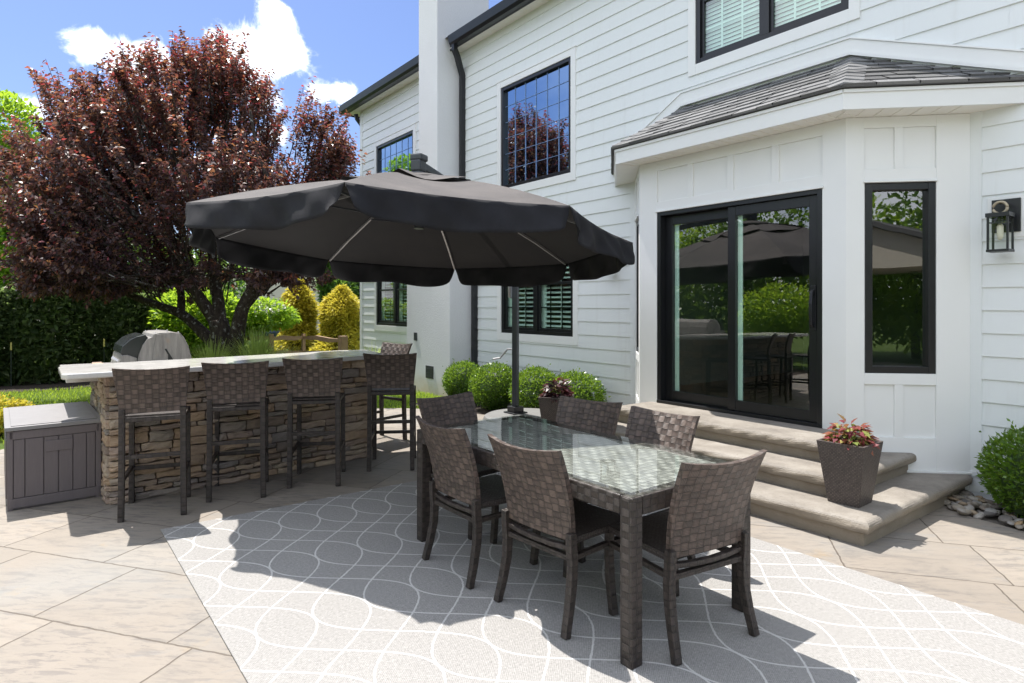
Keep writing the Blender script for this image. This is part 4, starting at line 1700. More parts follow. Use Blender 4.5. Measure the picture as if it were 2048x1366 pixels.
def canopy_pt(i, a, f, lift=0.):
    """panel i, a across 0..1, f from rim 0 to apex 1"""
    e0, e1 = RIM[i], RIM[(i + 1) % 8]
    edge = e0.lerp(e1, a)
    sag = 4 * a * (1 - a)
    # ribs bow slightly upwards
    q = edge.lerp(APEX, f)
    q = q + un * (.06 * math.sin(math.pi * f) ** .9 * 1.0)
    q = q - un * (.050 * sag * math.sin(math.pi * min(1, f * 1.05 + .10))) + (CEN - edge).normalized() * (.030 * sag * (1 - f) ** 3)
    return q + un * lift


b = MB()
for i in range(8):
    b.grid(lambda a, f, i=i: canopy_pt(i, a, f * .86), 10, 12)
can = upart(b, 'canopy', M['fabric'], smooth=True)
b = MB()
for i in range(8):
    b.grid(lambda a, f, i=i: canopy_pt(i, a, .60 + f * .40, .022 + .016 * math.sin(7 * a + i * 2.1) * (1 - f)), 8, 6)
upart(b, 'vent', M['fabric'], can, smooth=True)
b = MB()
# gathered collar round the hub
b.lathe([(.34, -.055), (.27, -.022), (.18, .004), (.10, .020), (.07, .022)], APEX + un * .012, 22)
upart(b, 'collar', M['fabric'], can, smooth=True)
for i in range(8):
    b = MB()
    e0, e1 = RIM[i], RIM[(i + 1) % 8]
    outw = ((e0 + e1) / 2 - CEN)
    outw = (outw - un * outw.dot(un)).normalized()
    ph = [random.uniform(0, 6.28) for _ in range(4)]
    edge_dir = (e1 - e0).normalized()

    def val_pt(a, f, i=i, outw=outw, ph=ph, edge_dir=edge_dir, e0=e0, e1=e1):
        top = canopy_pt(i, a, 0.)
        drop = (.208 + .012 * math.sin(3 * a * math.pi + ph[0])) * (1.03 - .14 * abs(2 * a - 1) ** 5)
        fl_ = f * (.030 + .034 * math.sin(2.2 * math.pi * a + ph[1]) + .020 * math.sin(6.1 * math.pi * a + ph[2] + 2.2 * f)) + .012 * math.sin(math.pi * f) * math.sin(9.5 * math.pi * a + ph[0] - 3 * f)
        pinch = (a - .5) * -2 * f * .055 * abs(2 * a - 1) ** 5
        rnd = .0
        if f > .6:
            rnd = .05 * (f - .6) * abs(2 * a - 1) ** 10
        q = top + outw * fl_ + edge_dir * pinch - Vector((0, 0, 1)) * (drop * f - rnd)
        q.z += .004 * math.sin(11 * a + ph[3]) * f
        return q
    b.grid(val_pt, 26, 8)
    upart(b, 'valance', M['valance'], smooth=True, solid=.003)
for i in range(8):
    b = MB()
    pts = [canopy_pt(i, 0, f) - un * .020 for f in (.015, .25, .5, .75, .93)]
    b.sweep(pts, .016, .022, side=(RIM[i] - CEN).cross(un))
    mid = canopy_pt(i, 0, .52) - un * .035
    rb = upart(b, 'rib', M['alu'])
    b = MB()
    b.sweep([mid, CEN + un * .16], .012, .016, side=(RIM[i] - CEN).cross(un))
    upart(b, 'strut', M['dark_grey_metal'], rb)
b = MB()
b.tube([CEN + un * .10, CEN + un * .22, APEX + un * .02], [.045, .045, .03], 14)
upart(b, 'hub', M['dark_grey_metal'])
HEAD = Vector((-5.045, 2.775, 2.80))
b = MB()
hv = Vector((POLE.x - HEAD.x, POLE.y - HEAD.y, 0)).normalized()
hs = Vector((hv.y, -hv.x, 0))
for (w, z0, z1, sh_) in ((.058, -.13, -.045, 0.), (.052, -.046, .060, .0), (.060, .052, .115, .010)):
    c0 = HEAD + hv * sh_
    b.prism([c0 + hs * a + hv * q + Vector((0, 0, z0)) for a, q in ((-w, -w), (w, -w), (w, w * 1.25), (-w, w * 1.25))], (0, 0, z1 - z0))
upart(b, 'arm_head', M['dark_grey_metal'], bevel=.016)
PT = POLE + Vector((0, 0, 2.05))
b = MB()
arm = []
for i in range(15):
    f = i / 14
    q = HEAD.lerp(POLE, f)
    q.z = 2.83 - .28 * f - .52 * f ** 3.2
    arm.append(q)
b.sweep(arm, .050, .072, side=hs)
upart(b, 'arm', M['dark_grey_metal'], bevel=.010)
b = MB()
b.sweep([POLE + Vector((0, 0, .20)), POLE + Vector((0, 0, 1.2)), POLE + Vector((0, 0, 2.06))], .072, .085, side=hs)
upart(b, 'pole', M['dark_grey_metal'], bevel=.014)
b = MB()
pb = POLE - RGT * .03
b.tube([pb + Vector((0, 0, 1.0)) - RGT * .02, pb + Vector((0, 0, 1.0)) - RGT * .07 , pb - RGT * .16 + Vector((0, 0, .89)), pb - RGT * .25 + Vector((0, 0, .875))], .011, 8)
upart(b, 'crank_handle', M['alu'])
b = MB()
lp = POLE - RGT * .075 + Vector((0, 0, 1.80))
b.tube([lp + RGT * .03 + Vector((0, 0, .09)), lp + Vector((0, 0, .07)), lp + Vector((0, 0, -.15)), lp + RGT * .035 + Vector((0, 0, -.17)), lp + RGT * .03 + Vector((0, 0, .02))], [.022, .024, .016, .014, .016], 8)
upart(b, 'lift_handle', M['alu'], smooth=True)
b = MB()
bc = px(1050, 610, 7.78)
b.lathe([(.50, .0), (.52, .02), (.52, .15), (.50, .185), (.47, .20), (.20, .205)], (bc.x, bc.y, 0), 48)
upart(b, 'base_weight', simple('grey_resin_base', (.17, .168, .165), .6, var=.1))
b = MB()
b.box(POLE.x - .11, POLE.y - .11, .206, POLE.x + .11, POLE.y + .11, .222)
b.box(POLE.x - .075, POLE.y - .075, .2225, POLE.x + .075, POLE.y + .075, .29)
upart(b, 'pole_socket', M['black_metal'], bevel=.008)


# ================================================================== PLANTING
def ball(n, c, r, jit=.12, lo=.62, lumps=5, flat=1.):
    d = rdir(n)
    rad = rng.uniform(lo ** 3, 1., n) ** (1 / 3)
    lump = np.ones(n)
    for _ in range(lumps):
        q = rdir(1)[0]
        lump += jit * np.maximum(0, d @ q) ** 3 * rng.choice([-1, 1])
    P = d * (rad * lump)[:, None] * np.asarray(r) + np.asarray(c)
    return P, d, rad


def boxwood(name):
    t = empty(name)
    n = 6400
    P, d, rad = ball(n, (0, 0, .33), (.35, .35, .35), .11, .72, 8)
    P[:, 2] = np.maximum(P[:, 2], .02)
    st = rng.random(n) < .02
    P[st] += d[st] * rng.uniform(.02, .07, (st.sum(), 1)) + np.array([0, 0, .02])
    A = d + rng.normal(0, .55, (n, 3)) + np.array([0, 0, .35])
    leaf_mesh('foliage', P, A, d + rng.normal(0, .6, (n, 3)), rng.uniform(.026, .045, n), rng.uniform(.014, .022, n), M['box_leaf'], t,
              np.clip(rng.normal(.42, .32, n), 0, 1))
    b = MB()
    b.lathe([(.05, 0), (.2, .10), (.255, .30), (.18, .50), (.03, .56)], (0, 0, 0), 14)
    b.build('branches', M['hedge_leaf'], t)
    return t


BW = [(-8.495, 5.52, 0, 1.02, 'clipped round green boxwood beside the chimney'), (-7.69, 5.56, 70, 1.06, 'clipped round green boxwood just left of the umbrella pole'),
      (-6.87, 5.66, 150, 1.06, 'clipped round green boxwood right of the umbrella pole behind the dark planter'),
      (-6.05, 5.62, 230, 1.07, 'clipped round green boxwood nearest the sliding door steps'),
      (-1.25, 5.72, 310, 1.14, 'clipped green boxwood on the pebble bed at the right edge')]
proto = boxwood('boxwood_bush')
for i, (x, y, a, sc, lab) in enumerate(BW):
    o = proto if i == 0 else copy_tree(proto)
    o.location = (x, y, -.02)
    o.rotation_euler = (0, 0, R(a))
    o.scale = (sc, sc, sc * (.95 if i < 4 else .88))
    tag(o, lab, 'bush', 'clipped boxwood bushes along the house')

# river pebbles
pb = MB()
pb.lathe([(.001, -.5), (.5, -.42), (.85, -.18), (1., .05), (.82, .36), (.45, .52), (.001, .56)], (0, 0, 0), 12)
proto = pb.build('river_stone', M['pebble'], smooth=True)
cnt = 0
while cnt < 190:
    x, y = rng.uniform(-1.88, -1.0), rng.uniform(5.40, 6.02)
    if (x < -1.80 and y < 5.62) or (x < -1.7 and y < 5.48):
        continue
    o = proto if cnt == 0 else proto.copy()
    if cnt: S.collection.objects.link(o)
    s_ = rng.uniform(.020, .046)
    o.location = (x, y, .0 + rng.uniform(0, .045))
    o.scale = (s_ * rng.uniform(1, 1.35), s_ * rng.uniform(.8, 1.05), s_ * rng.uniform(.75, .95))
    o.rotation_euler = (rng.normal(0, .25), rng.normal(0, .25), rng.uniform(0, 6.28))
    tag(o, 'smooth rounded river stone in the pebble bed under the right-hand boxwood', 'stone', 'river stones beside the steps')
    cnt += 1


def fountain_grass(x, y, r, h, n, lab, lean=0.):
    t = tag(empty('fountain_grass', (x, y, -.03)), lab, 'ornamental grass', 'ornamental grass clumps')
    an = rng.uniform(0, 2 * math.pi, n)
    sp = rng.uniform(.15, 1., n)
    hh = h * rng.uniform(.7, 1.1, n)
    k = 5
    V, Fc, vals = [], [], []
    for i in range(n):
        dx, dy = math.cos(an[i]), math.sin(an[i])
        w = rng.uniform(.006, .013)
        vals += [rng.random()] * (k - 1)
        base = len(V)
        for j in range(k):
            f = j / (k - 1)
            rr_ = .08 * sp[i] + r * sp[i] * f ** 1.5
            z_ = hh[i] * (f * 1.25 - .45 * sp[i] * f ** 3)
            ww = w * (1 - f * .85)
            V.append((dx * rr_ - dy * ww, dy * rr_ + dx * ww, z_))
            V.append((dx * rr_ + dy * ww, dy * rr_ - dx * ww, z_))
        for j in range(k - 1):
            a = base + 2 * j
            Fc.append((a, a + 1, a + 3, a + 2))
    me = bpy.data.meshes.new('blades')
    me.from_pydata(V, [], Fc)
    at = me.attributes.new('lc', 'FLOAT', 'FACE')
    at.data.foreach_set('value', vals)
    me.materials.append(M['grass_blade'])
    o = bpy.data.objects.new('blades', me)
    S.collection.objects.link(o)
    o.parent = t


q = px(425, 610, 10.2); fountain_grass(q.x, q.y, .64, .86, 700, 'arching green fountain grass just left of the plum trunk')
q = px(515, 610, 10.8); fountain_grass(q.x, q.y, .74, .98, 800, 'tall pale green fountain grass right of the plum trunk')
q = px(590, 610, 12.5); fountain_grass(q.x, q.y, .7, .55, 220, 'dark fountain grass in front of the rail fence')
q = px(745, 610, 12.6); fountain_grass(q.x, q.y, .7, .70, 170, 'thin wispy fountain grass against the white siding')


def crown_leaves(ells, n, L, W, mat, parent, name='crown', droop=.3, out=.8, upw=.3, twig=0, vfun=None, lo=.4):
    """ells: (cx,cy,cz,rx,ry,rz)"""
    vol = np.array([e_[3] * e_[4] * e_[5] for e_ in ells]) ** (2 / 3)
    pick = rng.choice(len(ells), n, p=vol / vol.sum())
    E_ = np.array(ells)[pick]
    d = rdir(n)
    rad = rng.uniform(lo ** 3, 1.05, n) ** (1 / 3)
    P = E_[:, :3] + d * rad[:, None] * E_[:, 3:]
    A = d * out + rng.normal(0, .6, (n, 3)) + np.array([0, 0, upw - droop])
    N = rng.normal(0, .6, (n, 3)) + np.array([0, 0, 1.])
    v = rng.random(n) if vfun is None else vfun(P, d, rad)
    return leaf_mesh(name, P, A, N, rng.uniform(.7, 1.3, n) * L, rng.uniform(.7, 1.3, n) * W, mat, parent, v)


# ---- purple plum tree
plum = tag(empty('purple_plum_tree', tuple(px(455, 610, 11.)[:2]) + (0,)), 'large purple leaved plum tree with several leaning trunks behind the bar', 'tree')
PB = px(455, 610, 11.); PB.z = 0
PO = Matrix.Translation(-PB)
b = MB()


def limb(pts, r0, r1, n=9):
    P = [px(*q) for q in pts]
    # smooth with midpoints
    Q = []
    for i in range(len(P) - 1):
        for j in range(4):
            f = j / 4
            p0, p1, p2, p3 = P[max(i - 1, 0)], P[i], P[i + 1], P[min(i + 2, len(P) - 1)]
            Q.append(.5 * ((2 * p1) + (p2 - p0) * f + (2 * p0 - 5 * p1 + 4 * p2 - p3) * f * f + (3 * p1 - p0 - 3 * p2 + p3) * f ** 3))
    Q.append(P[-1])
    m = len(Q)
    b.tube(Q, [r0 + (r1 - r0) * i / (m - 1) for i in range(m)], n)
    return Q


TIPS = []
for pts, r0, r1 in (
        ([(452, 800, 11.), (452, 730, 11.), (446, 690, 11.), (436, 640, 11.0)], .20, .165),
        ([(462, 800, 11.), (466, 720, 10.95), (474, 670, 10.9), (484, 620, 10.8), (505, 575, 10.7), (540, 500, 10.6), (570, 410, 10.6)], .17, .05),
        ([(436, 650, 11.), (405, 605, 11.), (380, 565, 10.9), (350, 500, 10.7), (320, 400, 10.5), (300, 280, 10.5)], .12, .04),
        ([(440, 655, 11.), (436, 600, 11.1), (428, 550, 11.2), (420, 460, 11.4), (410, 330, 11.5), (400, 210, 11.6)], .12, .035),
        ([(430, 690, 11.), (395, 655, 11.1), (362, 628, 11.2), (320, 612, 11.3), (260, 590, 11.5), (180, 540, 10.6), (110, 470, 10.)], .11, .03),
        ([(362, 628, 11.2), (362, 590, 11.3), (352, 545, 11.5), (330, 470, 11.8), (280, 380, 12.)], .075, .03),
        ([(484, 620, 10.8), (520, 578, 11.0), (560, 540, 11.3), (610, 480, 11.6), (650, 380, 11.8), (665, 290, 11.9)], .085, .025),
        ([(350, 500, 10.7), (260, 420, 10.3), (180, 330, 10.0), (120, 250, 10.)], .05, .02),
        ([(540, 500, 10.6), (560, 430, 10.2), (520, 320, 10.), (500, 220, 10.)], .05, .02)):
    limb(pts, r0, r1)
o = b.build('trunk', M['bark'], smooth=True)
o.parent = plum
o.matrix_parent_inverse = PO
CL = [(300, 250, 10.6, 170, 130), (420, 220, 11., 110, 120), (165, 330, 10.2, 130, 120), (110, 470, 9.6, 130, 100), (300, 430, 10.2, 190, 140), (470, 430, 10.4, 140, 120),
      (500, 270, 11., 80, 100), (640, 340, 11.6, 62, 95), (655, 420, 11.4, 70, 90), (570, 540, 10.9, 100, 48), (210, 545, 10., 150, 55), 
      (360, 350, 12.2, 200, 160), (200, 420, 11.2, 170, 130), (520, 450, 12., 120, 110), (400, 540, 11.2, 120, 42),  (600, 470, 11.5, 90, 80)]
EL_ = []
for x, y, D, rx, ry in CL:
    c = px(x, y, D)
    EL_.append((c.x, c.y, c.z, rx * D / F_PX, rx * D / F_PX, ry * D / F_PX))
# twigs carrying the leaves
nb = 660
vol = np.array([e_[3] * e_[4] * e_[5] for e_ in EL_]) ** (.62)
pk = rng.choice(len(EL_), nb, p=vol / vol.sum())
E_ = np.array(EL_)[pk]
d = rdir(nb)
rad = rng.uniform(.03, .9, nb) ** (1 / 2.4)
B0 = E_[:, :3] + d * rad[:, None] * E_[:, 3:] * .80
trunk_c = np.array([PB.x, PB.y, 1.2])
outd = nrmz(B0 - trunk_c)
BD = nrmz(d * .35 + outd * .95 + np.array([0, 0, .40]) + rng.normal(0, .16, (nb, 3)))
BLn = rng.uniform(.55, 1.15, nb)
lowE = np.array([e_ for e_ in EL_ if e_[2] < 2.75])
n2 = 170
E2 = lowE[rng.integers(0, len(lowE), n2)]
d2 = rdir(n2)
d2[:, 2] = -np.abs(d2[:, 2]) * .9
B2 = E2[:, :3] + d2 * E2[:, 3:] * rng.uniform(.35, .95, (n2, 1))
B2[:, 2] = np.maximum(B2[:, 2], 1.95)
o2 = nrmz((B2 - np.array([PB.x, PB.y, 2.2])) * np.array([1, 1, .3]))
B0 = np.concatenate([B0, B2]); BD = np.concatenate([BD, nrmz(o2 + rng.normal(0, .25, (n2, 3)) + np.array([0, 0, -.05]))])
BLn = np.concatenate([BLn, rng.uniform(.5, .95, n2)])
nb += n2
ENV = [(20, 590), (28, 520), (22, 420), (-60, 330), (-60, 280), (0, 270), (70, 165), (110, 172), (200, 140), (290, 98), (345, 92), (460, 86), (500, 120), (555, 178), (562, 275), (598, 205), (640, 208), (718, 325), (722, 470), (645, 535), (600, 555),
       (550, 590), (480, 575), (400, 560), (330, 585), (200, 615), (80, 618)]


def in_env(p):
    v = Vector(p) - EYE
    D = v.dot(FWD)
    return inpoly(1024 + F_PX * v.dot(RGT) / D + JX, 610 - F_PX * v.z / D + JY, ENV)


ok = np.zeros(nb, bool)
for i in range(nb):
    JX, JY = rng.normal(0, 16), rng.normal(2, 24)
    for fac in (1., .7, .45):
        if in_env(B0[i] + BD[i] * (BLn[i] * fac + .18)):
            BLn[i] *= fac
            ok[i] = in_env(B0[i])
            break
B0, BD, BLn = B0[ok], BD[ok], BLn[ok]
nb = len(B0)
tb_ = 10
u_ = np.tile(np.linspace(.02, .95, tb_), nb)
T0 = np.repeat(B0, tb_, 0) + np.repeat(BD, tb_, 0) * (u_ * np.repeat(BLn, tb_))[:, None]
TD = nrmz(np.repeat(BD, tb_, 0) + rng.normal(0, .42, (nb * tb_, 3)) + np.array([0, 0, .1]))
TLn = rng.uniform(.20, .42, nb * tb_) * (1.15 - .5 * u_)
nt = nb * tb_
# upright shoots along the top outline
SH = [(80, 165, 10.6), (110, 175, 10.6), (215, 140, 10.4), (240, 130, 10.5), (290, 110, 10.6), (300, 95, 10.6), (345, 100, 10.8), (350, 90, 10.8), (395, 100, 10.9), (410, 88, 11.), (440, 92, 11.),
      (455, 88, 11.), (480, 130, 11.), (525, 160, 11.), (545, 195, 11.), (550, 240, 11.), (545, 270, 11.), (612, 205, 11.6), (625, 212, 11.6), (600, 240, 11.6), (650, 250, 11.6), (690, 265, 11.6), (712, 320, 11.6), (700, 300, 11.6), (150, 200, 10.6), (170, 185, 10.6), (30, 250, 11.4)]
sT0, sTD, sTL = [], [], []
for (x, y, D) in SH:
    for _ in range(13):
        tip = np.array(px(x + rng.normal(0, 9), y - 12 + rng.normal(4, 13), D + rng.normal(0, .25)))
        dr_ = nrmz((tip - trunk_c)[None])[0] * .8 + np.array([0, 0, .55]) + rng.normal(0, .12, 3)
        dr_ /= np.linalg.norm(dr_)
        ll = rng.uniform(.5, .9)
        sT0.append(tip - dr_ * ll); sTD.append(dr_); sTL.append(ll)
T0 = np.concatenate([T0, sT0]); TD = np.concatenate([TD, sTD]); TLn = np.concatenate([TLn, sTL])
nt = len(T0)
kk = 15
f = np.tile((np.arange(kk) + .5) / kk, nt)
tw0, twd, twl = np.repeat(T0, kk, 0), np.repeat(TD, kk, 0), np.repeat(TLn, kk)
bend = (f ** 2 * twl * .22)[:, None] * np.array([0, 0, 1.]) * .3
P = tw0 + twd * (f * twl)[:, None] + bend
perp = nrmz(np.cross(twd, rdir(len(P))))
A = twd * .45 + perp * .8 + np.array([0, 0, -.38]) + rng.normal(0, .15, P.shape)
N = perp * .2 + rng.normal(0, .5, P.shape) + np.array([0, 0, .8])
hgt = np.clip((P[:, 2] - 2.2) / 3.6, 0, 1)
val = np.clip(rng.normal(.35, .18, len(P)) + .28 * (f > .55) * (rng.random(len(P)) < .5) + .36 * hgt * (rng.random(len(P)) < .7), 0, 1)  # higher leaves brighter and oranger: backlight put into the leaf colour
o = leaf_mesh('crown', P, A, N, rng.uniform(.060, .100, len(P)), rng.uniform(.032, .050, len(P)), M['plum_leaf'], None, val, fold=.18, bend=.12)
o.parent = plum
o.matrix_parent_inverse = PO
b = MB()
for i in range(nb):
    b.tube([Vector(B0[i] - BD[i] * .5), Vector(B0[i]), Vector(B0[i] + BD[i] * BLn[i])], [.014, .011, .003], 4)
for i in range(0, nt, 4):
    a0 = Vector(T0[i]); a1 = Vector(T0[i] + TD[i] * TLn[i])
    b.tube([a0 - Vector(TD[i]) * .2, (a0 + a1) / 2, a1 + Vector((0, 0, .05 * TLn[i]))], [.009, .006, .003], 3)
o = b.build('twigs', M['bark'])
o.parent = plum
o.matrix_parent_inverse = PO


# ---- shrubs and trees behind
def tree(name, lab, cat, base, ells, n, L, W, mat, trunk=None, group=None, lo=.45, **kw):
    t = tag(empty(name, (base[0], base[1], 0)), lab, cat, group)
    inv = Matrix.Translation((-base[0], -base[1], 0))
    o = crown_leaves(ells, n, L, W, mat, None, 'crown', lo=lo, **kw)
    o.parent = t
    o.matrix_parent_inverse = inv
    b = MB()
    if trunk:
        r_, h_ = trunk
        b.tube([(base[0], base[1], -.1), (base[0] + r_ * .3, base[1], h_ * .5), (base[0] - r_ * .2, base[1] + r_ * .3, h_)], [r_, r_ * .8, r_ * .5], 8)
        for i in range(min(len(ells), 6)):
            e_ = ells[i]
            b.tube([(base[0], base[1], h_ * .75), (base[0] * .5 + e_[0] * .5, base[1] * .5 + e_[1] * .5, (h_ * .9 + e_[2]) / 2), e_[:3]], [r_ * .5, r_ * .32, r_ * .12], 6)
    else:
        for i in range(min(len(ells), 6)):
            e_ = ells[i]
            b.tube([(base[0], base[1], -.1), (base[0] * .4 + e_[0] * .6, base[1] * .4 + e_[1] * .6, e_[2] * .6), (e_[0], e_[1], e_[2] + e_[5] * .5)], [.05, .035, .012], 5)
    o = b.build('trunk' if trunk else 'stems', M['bark'])
    o.parent = t
    o.matrix_parent_inverse = inv
    return t


def el(x, y, D, rx, ry, rd=None):
    c = px(x, y, D)
    k_ = D / F_PX
    return (c.x, c.y, c.z, rx * k_, (rd or rx) * k_, ry * k_)


q = px(395, 610, 14.5)
tree('lime_shrub', 'bright lime green shrub seen between the plum trunks', 'shrub', q,
     [el(390, 640, 14.5, 80, 62), el(345, 645, 14.4, 45, 55), el(440, 640, 14.6, 42, 55), el(395, 690, 14.5, 85, 60), el(330, 690, 14.4, 30, 35)], 12000, .13, .075, M['lime_leaf'], droop=.1)
q = px(528, 610, 15.5)
tree('dogwood_tree', 'small green dogwood tree with a few white flowers right of the plum trunk', 'tree', q,
     [el(530, 620, 15.5, 46, 22), el(498, 640, 15.3, 32, 22), el(565, 634, 15.6, 30, 18), el(535, 646, 15.4, 42, 12), el(500, 655, 15.2, 22, 14)], 3000, .13, .055, M['lime_leaf'], (.05, 1.3), droop=.5)
fl_ = [el(540, 618, 15.3, 30, 12)]
q2 = crown_leaves(fl_, 60, .09, .08, M['white_flower'], None, 'flowers')
q2['kind'] = 'stuff'
q2.parent = bpy.data.objects['dogwood_tree']
q2.matrix_parent_inverse = Matrix.Translation((-q.x, -q.y, 0))


def golden(x, D, top, wid, lab):
    q = px(x, 610, D)
    k_ = D / F_PX
    zt = 1.55 + (610 - top) * k_
    n = 11000
    f = rng.uniform(0, 1, n) ** .9
    prof = np.clip(1 - f ** 1.6, 0, 1) ** .75 * (.80 + .2 * np.sin(f * 9 + 1))
    an = rng.uniform(0, 2 * math.pi, n)
    rad = wid * k_ * prof * (rng.uniform(.35, 1.12, n) ** .5) * (1 + .14 * np.sin(an * 5 + f * 7) + .10 * np.sin(an * 3 - f * 13))
    P = np.c_[q.x + np.cos(an) * rad, q.y + np.sin(an) * rad, f * zt]
    A = np.c_[np.cos(an), np.sin(an), np.full(n, -.25)] + rng.normal(0, .5, (n, 3))
    t = tag(empty('golden_cypress', (q.x, q.y, 0)), lab, 'shrub', 'golden cypress shrubs')
    v = np.clip(rng.normal(.45, .25, n) + .25 * (f > .6), 0, 1)
    o = leaf_mesh('crown', P, A, rng.normal(0, 1, (n, 3)), rng.uniform(.10, .20, n), rng.uniform(.04, .07, n), M['gold_leaf'], None, v)
    o.parent = t
    o.matrix_parent_inverse = Matrix.Translation((-q.x, -q.y, 0))
    b = MB()
    b.tube([(0, 0, -.1), (0, 0, zt * .8)], [wid * k_ * .5, .05], 8)
    b.build('trunk', M['bark'], t)


golden(598, 18.5, 560, 52, 'bright golden cypress shrub under the neighbour gable')
golden(684, 18., 574, 66, 'rounded golden green cypress shrub beside the white house corner')
q = px(652, 610, 24.)
tree('green_conifer', 'slim green conifer between the umbrella flaps', 'tree', q, [el(652, 560, 24., 13, 62), el(652, 530, 24., 9, 40)], 2200, .2, .08, M['green_leaf'], (.08, 1.5))
q = px(700, 610, 27.)
tree('green_tree', 'leafy green tree behind the golden cypress', 'tree', q, [el(700, 560, 27., 40, 30), el(680, 575, 26., 30, 25), el(735, 570, 27, 30, 30)], 3500, .24, .13, M['green_leaf'], (.15, 2.), group='leafy trees beyond the garden')
q = px(20, 610, 19.)
tree('maple_tree', 'bright green leafy tree at the left edge beside the plum tree', 'tree', q,
     [el(10, 260, 19.2, 60, 75), el(-40, 360, 19., 90, 110), el(15, 420, 18.8, 52, 90), el(5, 540, 18.6, 60, 70), el(-60, 520, 19., 80, 90), el(35, 560, 18.6, 42, 40)],
     13000, .17, .11, M['lime_leaf'], (.18, 2.4), group='leafy trees beyond the garden')
q = px(160, 610, 24.)
tree('green_tree', 'dark green tree behind the hedge under the plum crown', 'tree', q, [el(150, 500, 24., 120, 90), el(60, 470, 25, 100, 110), el(250, 530, 24., 90, 70)], 6000, .26, .14, M['green_leaf'], (.2, 2.5), group='leafy trees beyond the garden')
q = px(330, 610, 26.)
tree('green_tree', 'shaded green tree far behind the plum trunks', 'tree', q, [el(320, 540, 26., 110, 70), el(420, 560, 27., 80, 50), el(300, 590, 25, 100, 50)], 5000, .26, .14, M['green_leaf'], (.2, 2.5), group='leafy trees beyond the garden')

# hedge on the left
hedge = tag(empty('evergreen_hedge', (-16.6, -1.5, 0)), 'tall dark evergreen hedge across the lawn on the left', 'hedge')
HI = Matrix.Translation((16.6, 1.5, 0))
n = 34000
yy = rng.uniform(-7.5, 3.4, n)
ht = 2.15 + .22 * np.sin(yy * 2.3) + .15 * np.sin(yy * 5.1 + 1)
zz = rng.uniform(0, 1, n) ** .9 * ht
thick = .75 * (1 - .35 * (zz / ht) ** 2) + .10 * np.sin(yy * 4.2)
xx = -16.5 + (yy + 1) * -.08 + thick * np.where(rng.random(n) < .9, rng.uniform(.72, 1.05, n), rng.uniform(-.9, .9, n))
P = np.c_[xx, yy, zz]
A = np.c_[np.full(n, .7), rng.normal(0, .6, n), rng.normal(-.1, .5, n)]
o = leaf_mesh('foliage', P, A, rng.normal(0, 1, (n, 3)), rng.uniform(.12, .24, n), rng.uniform(.06, .10, n), M['hedge_leaf'], None, np.clip(rng.normal(.4, .22, n) + .25 * (zz / ht > .8), 0, 1))  # top fringe paler: sunlit edge put into the leaf colour
o.parent = hedge
o.matrix_parent_inverse = HI
b = MB()
for i in range(20):
    y = -7.3 + i * .56
    b.tube([(-16.5 - (y + 1) * .08, y, -.1), (-16.5 - (y + 1) * .08, y + .05, 1.9)], [.06, .02], 6)
b.prism([(-17.1 + .5, -7.6, -.05), (-16.2 + .25, -7.6, -.05), (-17.05, 3.4, -.05), (-17.5, 3.4, -.05)], (0, 0, 2.0))
o = b.build('branches', M['hedge_leaf'])
o.parent = hedge
o.matrix_parent_inverse = HI

q = px(-6, 610, 7.6)
tree('golden_shrub', 'low yellow green shrub behind the storage box at the left edge', 'shrub', (q.x, q.y), [(q.x, q.y, .22, .30, .30, .24), (q.x + .05, q.y + .22, .18, .22, .22, .2)], 1800, .05, .03, M['gold_leaf'])

# steel posts with yellow caps
for x, y0, D, lab in ((23, 685, 12.3, 'thin dark post with yellow top before the hedge, at the left edge'), (209, 678, 12.2, 'thin dark post with yellow top before the hedge, left of the grill')):
    c = px(x, 610, D)
    zt = 1.55 + (610 - y0) * D / F_PX
    t = tag(empty('garden_post', (c.x, c.y, -.05)), lab, 'post', 'yellow topped posts before the hedge')
    b = MB()
    b.box(-.018, -.004, 0, .018, .004, zt - .10)
    b.box(-.004, -.018, 0, .004, -.0045, zt - .10)
    b.build('stake', M['green_paint'], t)
    b = MB()
    b.box(-.020, -.020, zt - .099, .020, .006, zt + .05)
    b.build('cap', M['yellow_paint'], t)

# split rail fence
FP = [px(542, 610, 15.0), px(607, 610, 15.6), px(686, 610, 14.2)]
for q in FP: q.z = 0
FT = [668, 668, 672]
fence = tag(empty('rail_fence', (FP[1].x, FP[1].y, 0)), 'weathered split rail fence with three posts beyond the grass', 'fence')
FI = Matrix.Translation((-FP[1].x, -FP[1].y, 0))


def fpart(b, nm):
    o = b.build(nm, M['wood_post'])
    o.parent = fence
    o.matrix_parent_inverse = FI


for c, ty, D, w in zip(FP, FT, (15., 15.6, 14.2), (.055, .04, .085)):
    b = MB()
    zt = 1.55 + (610 - ty) * D / F_PX
    b.prism([(c.x - w, c.y - w, -.05), (c.x + w, c.y - w * .8, -.05), (c.x + w * .9, c.y + w, -.05), (c.x - w, c.y + w * .9, -.05)], (0, 0, zt + .05))
    fpart(b, 'post')
for a, c in ((FP[0], FP[1]), (FP[1], FP[2])):
    for z_ in (.74, .38):
        b = MB()
        a_, c_ = a + Vector((0, 0, z_)), c + Vector((0, 0, z_ + .01))
        b.sweep([a_, a_.lerp(c_, .35) + Vector((0, 0, .02)), a_.lerp(c_, .7) - Vector((0, 0, .015)), c_], [.04, .06, .06, .04], [.06, .11, .10, .06], side=(.6, .8, 0))
        fpart(b, 'rail')
b = MB()
a_ = FP[0] + Vector((0, 0, .78)); c_ = px(470, 610, 15.5) + Vector((0, 0, .0)); c_.z = .70
b.sweep([a_, a_.lerp(c_, .5), c_], [.04, .06, .04], [.06, .10, .06], side=(.6, .8, 0))
fpart(b, 'rail')

